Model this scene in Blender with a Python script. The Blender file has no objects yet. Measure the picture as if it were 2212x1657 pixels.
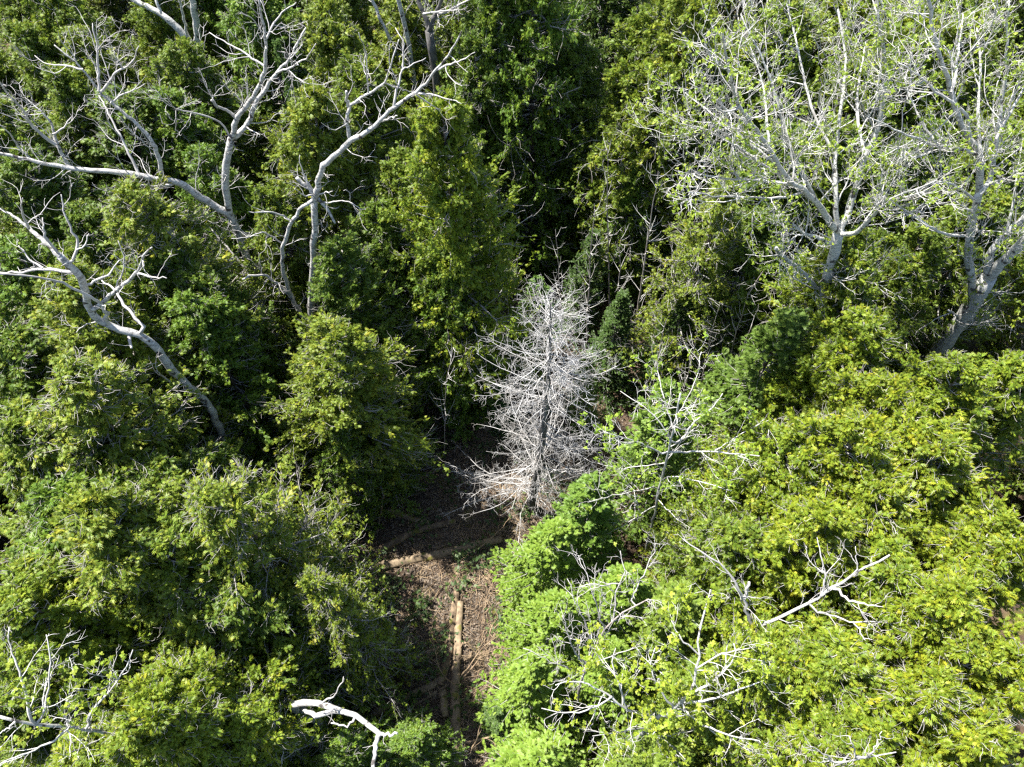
import bpy, math
import numpy as np
from mathutils import Vector

# ------------------------------------------------------------------ camera, light
SC = bpy.context.scene
COL = SC.collection
PITCH = math.radians(56.4)
CAM = np.array([0.0, 0.0, 26.0])
FOC = 1535.0                       # focal length in 2212-px-wide picture units
cd = bpy.data.cameras.new("camera"); cam = bpy.data.objects.new("camera", cd); COL.objects.link(cam)
cam.location = CAM; cam.rotation_euler = (math.pi / 2 - PITCH, 0, 0)
cd.sensor_width = 36.0; cd.lens = 36.0 * FOC / 2212.0
cd.clip_start = 0.1; cd.clip_end = 1500
SC.camera = cam

SUN_AZ = math.radians(152)         # direction the sun stands in, measured from +x towards +y
SUN_EL = math.radians(62.5)
w = bpy.data.worlds.new("World"); SC.world = w; w.use_nodes = True
nt = w.node_tree; nt.nodes.clear()
wo = nt.nodes.new("ShaderNodeOutputWorld"); bg = nt.nodes.new("ShaderNodeBackground"); sky = nt.nodes.new("ShaderNodeTexSky")
sky.sky_type = 'NISHITA'; sky.sun_disc = False
sky.sun_elevation = SUN_EL; sky.sun_rotation = math.pi / 2 - SUN_AZ
bg.inputs[1].default_value = 0.08
nt.links.new(sky.outputs[0], bg.inputs[0]); nt.links.new(bg.outputs[0], wo.inputs[0])
sl = bpy.data.lights.new("sun", 'SUN'); sun = bpy.data.objects.new("sun", sl); COL.objects.link(sun)
sl.energy = 5.0; sl.angle = math.radians(0.53); sl.color = (1.0, 0.955, 0.88)
sdir = Vector((math.cos(SUN_EL) * math.cos(SUN_AZ), math.cos(SUN_EL) * math.sin(SUN_AZ), math.sin(SUN_EL)))
sun.rotation_euler = sdir.to_track_quat('Z', 'Y').to_euler(); sun.location = sdir * 60
SC.view_settings.view_transform = 'Standard'; SC.view_settings.look = 'None'
SC.view_settings.exposure = 1.9; SC.view_settings.gamma = 1.0; SC.view_settings.use_curve_mapping = False
SC.render.engine = 'CYCLES'
SC.cycles.max_bounces = 5; SC.cycles.diffuse_bounces = 3; SC.cycles.glossy_bounces = 1
SC.cycles.transmission_bounces = 3; SC.cycles.use_denoising = False
SC.cycles.caustics_reflective = False; SC.cycles.caustics_refractive = False
SC.cycles.filter_width = 1.35

# picture units -> place: F forward, U up of the view
_F = np.array([0, math.cos(PITCH), -math.sin(PITCH)]); _U = np.array([0, math.sin(PITCH), math.cos(PITCH)])
def ray(px, py): return _F * FOC + np.array([1.0, 0, 0]) * (px - 1106) + _U * (828.5 - py)
def at_z(px, py, z=0.0):
    r = ray(px, py); return CAM + r * ((z - CAM[2]) / r[2])
def at_y(px, py, y):
    r = ray(px, py); return CAM + r * (y / r[1])

# ------------------------------------------------------------------ materials
def newmat(name):
    m = bpy.data.materials.new(name); m.use_nodes = True
    t = m.node_tree; t.nodes.clear(); return m, t
def nd(t, kind, **kw):
    n = t.nodes.new(kind)
    for k, v in kw.items():
        if k in n.inputs.keys(): n.inputs[k].default_value = v
        else: setattr(n, k, v)
    return n
def ramp(t, stops, fac):
    r = t.nodes.new("ShaderNodeValToRGB"); e = r.color_ramp.elements
    while len(e) < len(stops): e.new(0.5)
    for i, (p, c) in enumerate(stops): e[i].position = p; e[i].color = (*c, 1)
    t.links.new(fac, r.inputs[0]); return r

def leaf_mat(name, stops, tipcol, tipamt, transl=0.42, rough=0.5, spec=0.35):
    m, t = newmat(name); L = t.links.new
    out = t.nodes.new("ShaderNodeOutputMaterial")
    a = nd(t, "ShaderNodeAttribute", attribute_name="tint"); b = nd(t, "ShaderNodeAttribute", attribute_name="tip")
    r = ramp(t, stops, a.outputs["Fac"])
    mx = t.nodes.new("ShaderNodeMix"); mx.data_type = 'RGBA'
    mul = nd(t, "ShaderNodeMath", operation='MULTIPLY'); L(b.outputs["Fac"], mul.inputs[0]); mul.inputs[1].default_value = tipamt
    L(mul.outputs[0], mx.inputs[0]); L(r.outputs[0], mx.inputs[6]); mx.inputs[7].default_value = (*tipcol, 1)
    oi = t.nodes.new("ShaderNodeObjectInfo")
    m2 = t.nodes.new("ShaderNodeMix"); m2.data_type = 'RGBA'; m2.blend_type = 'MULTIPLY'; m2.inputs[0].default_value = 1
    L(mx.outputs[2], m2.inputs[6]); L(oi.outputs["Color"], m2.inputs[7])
    p = nd(t, "ShaderNodeBsdfPrincipled", Roughness=rough); p.inputs["Specular IOR Level"].default_value = spec
    tr = t.nodes.new("ShaderNodeBsdfTranslucent"); ms = t.nodes.new("ShaderNodeMixShader"); ms.inputs[0].default_value = transl
    L(m2.outputs[2], p.inputs["Base Color"]); L(m2.outputs[2], tr.inputs[0])
    L(p.outputs[0], ms.inputs[1]); L(tr.outputs[0], ms.inputs[2]); L(ms.outputs[0], out.inputs[0])
    return m

def bark_mat(name, light, dark, scale=6.0, stretch=(1, 1, 1), lo=0.42, hi=0.62, rough=0.85, base=None, bump=0.4, speck=None):
    """noise bark; base=(colour, z0, z1): rough old bark on the lowest metres of the stem"""
    m, t = newmat(name); L = t.links.new
    out = t.nodes.new("ShaderNodeOutputMaterial")
    tc = t.nodes.new("ShaderNodeTexCoord"); mp = t.nodes.new("ShaderNodeMapping"); mp.inputs["Scale"].default_value = stretch
    L(tc.outputs["Object"], mp.inputs[0])
    n = nd(t, "ShaderNodeTexNoise", Scale=scale, Detail=6.0, Roughness=0.65); L(mp.outputs[0], n.inputs["Vector"])
    r = ramp(t, [(lo, dark), (hi, light)], n.outputs["Fac"]); col = r.outputs[0]
    if speck:
        n3 = nd(t, "ShaderNodeTexNoise", Scale=speck[1], Detail=2.0); L(tc.outputs["Object"], n3.inputs["Vector"])
        r3 = ramp(t, [(0.60, (0, 0, 0)), (0.66, (1, 1, 1))], n3.outputs["Fac"])
        mz = t.nodes.new("ShaderNodeMix"); mz.data_type = 'RGBA'
        L(r3.outputs[0], mz.inputs[0]); L(col, mz.inputs[6]); mz.inputs[7].default_value = (*speck[0], 1); col = mz.outputs[2]
    if base:
        s = t.nodes.new("ShaderNodeSeparateXYZ"); L(tc.outputs["Object"], s.inputs[0])
        n2 = nd(t, "ShaderNodeTexNoise", Scale=2.2, Detail=4.0); L(tc.outputs["Object"], n2.inputs["Vector"])
        ad = nd(t, "ShaderNodeMath", operation='MULTIPLY_ADD'); L(n2.outputs["Fac"], ad.inputs[0]); ad.inputs[1].default_value = -3.0; L(s.outputs[2], ad.inputs[2])
        mr = t.nodes.new("ShaderNodeMapRange"); mr.inputs[1].default_value = base[1] - 1.5; mr.inputs[2].default_value = base[2] - 1.5
        L(ad.outputs[0], mr.inputs[0])
        mx = t.nodes.new("ShaderNodeMix"); mx.data_type = 'RGBA'
        L(mr.outputs[0], mx.inputs[0]); mx.inputs[6].default_value = (*base[0], 1); L(col, mx.inputs[7]); col = mx.outputs[2]
    p = nd(t, "ShaderNodeBsdfPrincipled", Roughness=rough); p.inputs["Specular IOR Level"].default_value = 0.2
    L(col, p.inputs["Base Color"])
    bp = nd(t, "ShaderNodeBump", Strength=bump, Distance=0.03); L(n.outputs["Fac"], bp.inputs["Height"]); L(bp.outputs[0], p.inputs["Normal"])
    L(p.outputs[0], out.inputs[0]); return m

M = {}
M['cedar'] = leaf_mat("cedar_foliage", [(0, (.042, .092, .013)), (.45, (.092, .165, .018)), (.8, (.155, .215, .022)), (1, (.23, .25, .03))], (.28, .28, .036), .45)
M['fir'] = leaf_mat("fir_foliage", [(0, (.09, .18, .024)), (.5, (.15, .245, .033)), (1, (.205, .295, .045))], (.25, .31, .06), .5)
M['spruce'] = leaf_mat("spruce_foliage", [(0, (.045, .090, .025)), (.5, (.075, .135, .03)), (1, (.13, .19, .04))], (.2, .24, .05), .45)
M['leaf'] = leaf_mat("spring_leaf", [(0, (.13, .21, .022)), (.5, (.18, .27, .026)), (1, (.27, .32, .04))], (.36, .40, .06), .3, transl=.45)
M['under'] = leaf_mat("undergrowth", [(0, (.03, .07, .02)), (.5, (.06, .11, .03)), (1, (.12, .16, .04))], (.1, .16, .05), .3)
M['white'] = bark_mat("pale_bark", (.40, .395, .38), (.17, .162, .152), 6, (1, 1, 3.2), .38, .54, base=((.05, .046, .042), 2.5, 6.0), speck=((.06, .054, .05), 4.5))
M['poplar'] = bark_mat("poplar_bark", (.46, .46, .43), (.21, .205, .19), 8, (1, 1, 3), .36, .55, base=((.15, .145, .14), .5, 3.0), speck=((.07, .065, .06), 4.0))
M['whitetwig'] = bark_mat("pale_twig", (.42, .405, .39), (.27, .255, .25), 3, (1, 1, 1), .35, .6, bump=0)
M['livetwig'] = bark_mat("poplar_twig", (.48, .475, .455), (.27, .255, .24), 3, (1, 1, 1), .35, .6, bump=0)
M['deadfir'] = bark_mat("dead_fir_twig", (.42, .415, .41), (.19, .175, .16), 1.6, (1, 1, 1), .35, .6, bump=0)
M['deadtrunk'] = bark_mat("dead_fir_bark", (.14, .135, .13), (.07, .066, .062), 9, (1, 1, .5), .4, .6)
M['sapling'] = bark_mat("sapling_bark", (.34, .30, .28), (.19, .165, .15), 5, (1, 1, 1), .35, .6, bump=0)
M['cedarbark'] = bark_mat("cedar_bark", (.12, .095, .078), (.045, .035, .03), 9, (4, 4, .5), .38, .62)
M['greytwig'] = bark_mat("cedar_twig", (.34, .33, .315), (.17, .155, .14), 2.5, (1, 1, 1), .35, .6, bump=0)
M['log'] = bark_mat("log_bark", (.21, .155, .10), (.06, .043, .030), 5, (1, 1, 1), .35, .65, speck=((.10, .095, .025), 2.5))
M['paleLog'] = bark_mat("pale_log", (.26, .20, .13), (.10, .075, .05), 5, (1, 1, 1), .35, .65, speck=((.13, .12, .03), 2.5))
M['stick'] = bark_mat("dry_stick", (.36, .27, .17), (.15, .105, .07), 2, (1, 1, 1), .35, .65, bump=0)

def ground_mat():
    m, t = newmat("forest_floor"); L = t.links.new
    out = t.nodes.new("ShaderNodeOutputMaterial"); tc = t.nodes.new("ShaderNodeTexCoord")
    n = nd(t, "ShaderNodeTexNoise", Scale=1.1, Detail=8.0, Roughness=.7); L(tc.outputs["Object"], n.inputs["Vector"])
    r = ramp(t, [(.3, (.030, .022, .016)), (.5, (.075, .052, .036)), (.7, (.14, .098, .066))], n.outputs["Fac"])
    n2 = nd(t, "ShaderNodeTexNoise", Scale=.9, Detail=5.0); L(tc.outputs["Object"], n2.inputs["Vector"])
    r2 = ramp(t, [(.55, (0, 0, 0)), (.66, (1, 1, 1))], n2.outputs["Fac"])
    mx = t.nodes.new("ShaderNodeMix"); mx.data_type = 'RGBA'; L(r2.outputs[0], mx.inputs[0]); L(r.outputs[0], mx.inputs[6]); mx.inputs[7].default_value = (.10, .095, .025, 1)
    v = nd(t, "ShaderNodeTexNoise", Scale=22.0, Detail=5.0, Roughness=.8); L(tc.outputs["Object"], v.inputs["Vector"])
    p = nd(t, "ShaderNodeBsdfPrincipled", Roughness=.95); p.inputs["Specular IOR Level"].default_value = .1
    L(mx.outputs[2], p.inputs["Base Color"])
    bp = nd(t, "ShaderNodeBump", Strength=.9, Distance=.06); L(v.outputs["Fac"], bp.inputs["Height"]); L(bp.outputs[0], p.inputs["Normal"])
    L(p.outputs[0], out.inputs[0]); return m
M['ground'] = ground_mat()

# ------------------------------------------------------------------ mesh helpers
rng = np.random.default_rng(11)
def norm(v): return v / np.maximum(np.linalg.norm(v, axis=-1, keepdims=True), 1e-9)

def mesh_from(name, V, F, mat, attrs=None, smooth=False):
    V = np.asarray(V, np.float32).reshape(-1, 3); F = np.asarray(F, np.int32); k = F.shape[1]
    me = bpy.data.meshes.new(name)
    me.vertices.add(len(V)); me.vertices.foreach_set("co", V.ravel())
    me.loops.add(F.size); me.loops.foreach_set("vertex_index", F.ravel())
    me.polygons.add(len(F)); me.polygons.foreach_set("loop_start", np.arange(0, F.size, k, dtype=np.int32))
    if smooth: me.polygons.foreach_set("use_smooth", np.ones(len(F), bool))
    for an, av in (attrs or {}).items():
        a = me.attributes.new(an, 'FLOAT', 'POINT'); a.data.foreach_set("value", np.asarray(av, np.float32))
    me.materials.append(mat); me.update(calc_edges=True)
    return me

def join(parts):
    Vs, Fs, o = [], [], 0
    for V, F in parts:
        Vs.append(V); Fs.append(F + o); o += len(V)
    return np.concatenate(Vs), np.concatenate(Fs)

def tubes(P, R, s, cap=False):
    """P (M,n,3) polylines, R (M,n) radii -> verts, quads"""
    if cap:
        P = np.concatenate([P, P[:, -1:] + (P[:, -1:] - P[:, -2:-1]) * .02], 1); R = np.concatenate([R, R[:, -1:] * .05], 1)
    Mn, n, _ = P.shape
    T = norm(np.gradient(P, axis=1)); mean = norm(T.mean(1))
    ref = np.where(np.abs(mean[:, 2:3]) > .75, np.array([[1.0, .13, 0]]), np.array([[.07, .05, 1.0]]))
    A = norm(np.cross(T, ref[:, None])); B = np.cross(T, A)
    an = np.arange(s) * 2 * math.pi / s
    V = P[:, :, None] + R[:, :, None, None] * (np.cos(an)[:, None] * A[:, :, None] + np.sin(an)[:, None] * B[:, :, None])
    i = (np.arange(Mn)[:, None, None] * n + np.arange(n - 1)[None, :, None]) * s
    k = np.arange(s)[None, None]; k2 = (k + 1) % s
    F = np.stack([i + k, i + k2, i + s + k2, i + s + k], -1).reshape(-1, 4)
    return V.reshape(-1, 3), F

def resample(P, n):
    P = np.asarray(P, float); d = np.r_[0, np.cumsum(np.linalg.norm(np.diff(P, axis=0), axis=1))]
    u = np.linspace(0, d[-1], n)
    lin = np.stack([np.interp(u, d, P[:, c]) for c in range(3)], 1)
    for _ in range(2): lin[1:-1] = (lin[:-2] + 2 * lin[1:-1] + lin[2:]) / 4
    return lin

def spawn(P, R, K, t0, t1, ang, ratio, n, up=0.0, wig=.15, rr=.55, taper=.25, minlen=.0, tipshort=.5, out=None):
    """K children on each of the parent polylines; returns (P2,R2)"""
    Mn, m, _ = P.shape
    L = np.linalg.norm(np.diff(P, axis=1), axis=2).sum(1)
    t = rng.uniform(t0, t1, (Mn, K)); f = t * (m - 1); i = np.minimum(f.astype(int), m - 2); g = (f - i)[..., None]
    ar = np.arange(Mn)[:, None]
    O = P[ar, i] * (1 - g) + P[ar, i + 1] * g; T = norm(P[ar, i + 1] - P[ar, i])
    r0 = (R[ar, i] * (1 - g[..., 0]) + R[ar, i + 1] * g[..., 0])
    rnd = norm(rng.normal(size=(Mn, K, 3)))
    if out is not None: rnd = norm(rnd + out)
    perp = norm(rnd - (rnd * T).sum(-1, keepdims=True) * T)
    a = np.radians(rng.uniform(*ang, (Mn, K, 1)))
    D = norm(T * np.cos(a) + perp * np.sin(a))
    ln = np.maximum(L[:, None] * ratio * (1 - tipshort * t) * rng.uniform(.55, 1.25, (Mn, K)), minlen)
    O, D, ln, r0 = O.reshape(-1, 3), D.reshape(-1, 3), ln.reshape(-1), r0.reshape(-1)
    pts = [O]; cur = O
    for s in range(n - 1):
        cur = cur + D * (ln / (n - 1))[:, None]; pts.append(cur)
        D = norm(D + np.array([0, 0, up]) + rng.normal(size=D.shape) * wig)
    P2 = np.stack(pts, 1); R2 = r0[:, None] * rr * np.linspace(1, taper, n)[None]
    return P2, R2

def link(name, me, parent=None, loc=None):
    o = bpy.data.objects.new(name, me); COL.objects.link(o)
    if parent is not None: o.parent = parent
    if loc is not None: o.location = loc
    return o
def thing(name, loc, label, cat, group=None):
    o = bpy.data.objects.new(name, None); COL.objects.link(o); o.location = loc; o.empty_display_size = .5
    o['label'] = label; o['category'] = cat
    if group: o['group'] = group
    return o

# ------------------------------------------------------------------ foliage sprays
def fan(fingers, width, droop, kite=False):
    """flat spray: fingers = (start along axis, angle, length) -> verts, tris, tip"""
    V, F, tip = [], [], []
    for a, th, l in fingers:
        c, s = math.cos(th), math.sin(th); b = np.array([a, 0, 0]); d = np.array([c, s, 0]); p = np.array([-s, c, 0])
        if kite: q = [b, b + d * l * .55 + p * width * l, b + d * l, b + d * l * .55 - p * width * l]; f = [[0, 1, 2], [0, 2, 3]]; tp = [0, .4, 1, .4]
        else: q = [b + p * width * .6, b - p * width * .6, b + d * l]; f = [[0, 1, 2]]; tp = [0, 0, 1]
        for v in q: v[2] = -droop * v[0] ** 2 - droop * .5 * v[1] ** 2
        o = len(V); V += q; F += [[o + k for k in t] for t in f]; tip += tp
    return np.array(V), np.array(F), np.array(tip)
CEDAR_FAN = fan([(.0, 0, 1.0), (.05, .60, .60), (.12, -.62, .60), (.35, .52, .54), (.45, -.52, .5)], .19, .35)
FIR_FAN = fan([(0, 0, 1.0), (.05, .85, .42), (.12, -.85, .42), (.28, .8, .40), (.35, -.8, .38), (.5, .75, .34), (.57, -.75, .30)], .17, .12)
LEAF_FAN = fan([(0, .9, .8), (0, -.9, .8), (.25, .15, .9), (0, 2.4, .7)], .42, .3, True)

def place(T, O, X, Z, S, tint):
    V, F, tip = T; X = norm(X); Y = norm(np.cross(Z, X)); Z = np.cross(X, Y); S = S.reshape(-1, 1, 1)
    W = O[:, None] + S * (V[None, :, 0:1] * X[:, None] + V[None, :, 1:2] * Y[:, None] + V[None, :, 2:3] * Z[:, None])
    n = len(O); FF = (F[None] + (np.arange(n) * len(V))[:, None, None]).reshape(-1, 3)
    return W.reshape(-1, 3), FF, np.repeat(tint, len(V)), np.tile(tip, n)

def lerp_along(P, f):
    m = P.shape[1]; x = f * (m - 1); i = np.minimum(x.astype(int), m - 2); g = (x - i)[..., None]; ar = np.arange(len(P))[:, None]
    return P[ar, i] * (1 - g) + P[ar, i + 1] * g, norm(P[ar, i + 1] - P[ar, i])

def trunk_mesh(H, r, mat, lean=.15, n=9, s=8, bark=.1):
    z = np.linspace(0, 1, n); P = np.stack([rng.normal(0, lean * .12, n) * (z > .05), rng.normal(0, lean * .12, n) * (z > .05), z * H], 1)[None]
    R = (r * (1 - z) ** .8 + .012 + r * .5 * np.exp(-z * 18))[None] * rng.uniform(1 - bark, 1 + bark, (1, n))
    V, F = tubes(P, R, s); return mesh_from("trunk", V, F, mat, smooth=True)

def make_cedar(H=12.0, R=1.75, nl=240, sparse=1.0, twigs=400, K=8, S=34, lump=.34):
    zf = 1 - rng.uniform(0, 1, nl) ** 1.15 * .93; zf.sort()
    phi = np.arange(nl) * 2.39996 + rng.normal(0, .5, nl)
    lob = rng.uniform(0, 2 * math.pi, 3)
    prof = np.minimum(1.0, ((1 - zf) * 1.8) ** .55) * (.55 + .45 * np.clip(zf / .3, 0, 1))
    r = R * 1.06 * prof * rng.uniform(1 - lump, 1 + lump, nl) * (1 + .20 * np.sin(3 * phi + zf * 9 + lob[0]) + .18 * np.sin(2 * phi - zf * 14 + lob[1])) + .16
    ph, z1 = phi, zf * H
    side = (zf > .55) & (np.sin(phi * 1.0 + lob[2]) > .35); z1 = z1 - side * (zf - .55) * H * rng.uniform(.10, .22)
    z0 = z1 - r * rng.uniform(.05, .5, nl)
    t = np.linspace(0, 1, 5)
    P = np.stack([r[:, None] * t * np.cos(ph[:, None] + .25 * t), r[:, None] * t * np.sin(ph[:, None] + .25 * t), z0[:, None] + (z1 - z0)[:, None] * t ** 1.7], -1)
    P[:, 1:] += rng.normal(0, .06, P[:, 1:].shape)
    Rr = (.008 + .014 * r[:, None]) * (1 - .75 * t)
    V1, F1 = tubes(P, Rr, 4)
    P2, R2 = spawn(P, Rr, K, .3, 1.0, (15, 75), .45, 4, up=.12, wig=.12, rr=.6, minlen=.28, tipshort=.35)
    P2 = P2.astype(float)
    V2, F2 = tubes(P2[::2], R2[::2] * .7, 3)
    # bare grey twiglets poking out
    sel = rng.integers(0, nl, twigs)
    P3, R3 = spawn(P[sel], Rr[sel] * .0 + .0075, 3, .55, 1.0, (10, 70), .55, 5, up=.05, wig=.34, rr=1.0, taper=.5, minlen=.45)
    V3, F3 = tubes(P3, R3, 3)
    f = rng.uniform(.05, 1.05, (len(P2), S)).clip(0, 1); O, T = lerp_along(P2, f)
    n = O.shape[0] * S; O = O.reshape(n, 3) + rng.normal(0, .045, (n, 3)); T = T.reshape(n, 3)
    cl = np.repeat(rng.normal(0, .2, len(P2)), S); keep = rng.random(n) < sparse
    X = norm(T + rng.normal(0, .75, (n, 3)) + np.array([0, 0, -.12]))
    Z = norm(rng.normal(0, .6, (n, 3)) + np.array([0, 0, .8]))
    tint = np.clip(.42 + cl + rng.normal(0, .17, n), 0, 1)
    Sz = rng.uniform(.075, .15, n) * rng.choice([.8, 1.0, 1.25], n)
    V, F, ti, tp = place(CEDAR_FAN, O[keep], X[keep], Z[keep], Sz[keep], tint[keep])
    return (trunk_mesh(H * .97, .16, M['cedarbark']),
            mesh_from("branches", *join([(V1, F1), (V2, F2), (V3, F3)]), M['greytwig']),
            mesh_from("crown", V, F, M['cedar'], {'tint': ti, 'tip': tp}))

def make_fir(H=9.0, R=2.0, whorls=26, per=7, mat='fir', K=10, S=11, size=(.09, .17), droop=-.12):
    nl = whorls * per; zf = np.repeat(np.linspace(.06, .985, whorls), per) + rng.normal(0, .02, nl)
    ph = rng.uniform(0, 2 * math.pi, nl); r = R * ((1.02 - zf).clip(.02) ** .8) * rng.uniform(.6, 1.25, nl) + .08
    t = np.linspace(0, 1, 6); z0 = zf * H
    P = np.stack([r[:, None] * t * np.cos(ph[:, None]), r[:, None] * t * np.sin(ph[:, None]), z0[:, None] + r[:, None] * (droop * 1.2 * np.sin(t * 2.2) + .25 * t ** 2 + .15 * t * zf[:, None])], -1)
    P[:, 1:] += rng.normal(0, .035, P[:, 1:].shape)
    Rr = (.006 + .012 * r[:, None]) * (1 - .8 * t); V1, F1 = tubes(P, Rr, 4)
    # laterals lie in the plane of the limb
    side = np.where(np.arange(K) % 2, 1.0, -1.0)[None, :, None]; f = rng.uniform(.22, 1.0, (nl, K)); O, T = lerp_along(P, f)
    lat = norm(np.cross(T, np.array([0, 0, 1.0]))) * side
    D = norm(T * .8 + lat * rng.uniform(.3, 1.1, (nl, K, 1)) + rng.normal(0, .12, (nl, K, 3)))
    ln = (.12 + r[:, None] * .42 * (1.15 - f)) * rng.uniform(.7, 1.3, (nl, K))
    g = rng.uniform(.0, 1.0, (nl, K, S)); OO = O[:, :, None] + D[:, :, None] * (ln[:, :, None] * g)[..., None]
    X = norm(D[:, :, None] + rng.normal(0, .4, OO.shape)); n = OO.size // 3
    Z = norm(rng.normal(0, .38, (n, 3)) + np.array([0, 0, 1.0]))
    tint = np.clip(.45 + np.repeat(rng.normal(0, .16, nl * K), S) + rng.normal(0, .15, n), 0, 1)
    V, F, ti, tp = place(FIR_FAN, OO.reshape(-1, 3), X.reshape(-1, 3), Z, rng.uniform(*size, n), tint)
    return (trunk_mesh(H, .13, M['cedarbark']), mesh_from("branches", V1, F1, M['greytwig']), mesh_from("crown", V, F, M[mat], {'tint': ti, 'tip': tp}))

KINDS = {'c0': (make_cedar(), 12, 1.75), 'c1': (make_cedar(R=2.0, nl=260), 12, 2.0), 'c2': (make_cedar(R=1.55, nl=210, twigs=300), 12, 1.55),
         'c3': (make_cedar(R=1.8, lump=.4, nl=200), 12, 1.8), 's0': (make_cedar(R=1.7, nl=170, sparse=.55, twigs=520, lump=.4), 12, 1.7),
         'f0': (make_fir(), 9, 2.0), 'f1': (make_fir(whorls=23, R=1.8), 9, 1.8), 'p0': (make_fir(H=10, R=1.9, mat='spruce', whorls=30), 10, 1.9)}

def put_tree(kind, name, base, H, R, color, label, cat='tree', group=None, rz=None):
    (tm, bm, cm), h0, r0 = KINDS[kind]
    e = thing(name, base, label, cat, group)
    e.rotation_euler = (rng.normal(0, .045), rng.normal(0, .045), rng.uniform(0, 6.28) if rz is None else rz)
    k = rng.uniform(.9, 1.12); e.scale = (R / r0 * k * 1.04, R / r0 / k * 1.04, H / h0)
    link("trunk", tm, e); b = link("branches", bm, e); b['kind'] = 'stuff'
    c = link("crown", cm, e); c.color = (*color, 1); c['kind'] = 'stuff'
    return e

# ------------------------------------------------------------------ ground
def ground_h(x, y):
    return (.14 * np.sin(x * .55 + 1.3) * np.cos(y * .48) + .09 * np.sin(x * 1.3 - y * 1.1) + .05 * np.sin(2.7 * x + 1.9 * y) - .05)
def build_ground():
    xs = np.concatenate([np.linspace(-400, -45, 14)[:-1], np.linspace(-45, 45, 181), np.linspace(45, 400, 14)[1:]])
    ys = np.concatenate([np.linspace(-400, -15, 14)[:-1], np.linspace(-15, 75, 181), np.linspace(75, 500, 14)[1:]])
    X, Y = np.meshgrid(xs, ys); Z = ground_h(X, Y); nx, ny = len(xs), len(ys)
    V = np.stack([X, Y, Z], -1).reshape(-1, 3); i = (np.arange(ny - 1)[:, None] * nx + np.arange(nx - 1)[None]).ravel()
    o = link("forest_floor", mesh_from("forest_floor", V, np.stack([i, i + 1, i + nx + 1, i + nx], 1), M['ground'], smooth=True)); o['kind'] = 'structure'
build_ground()

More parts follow.
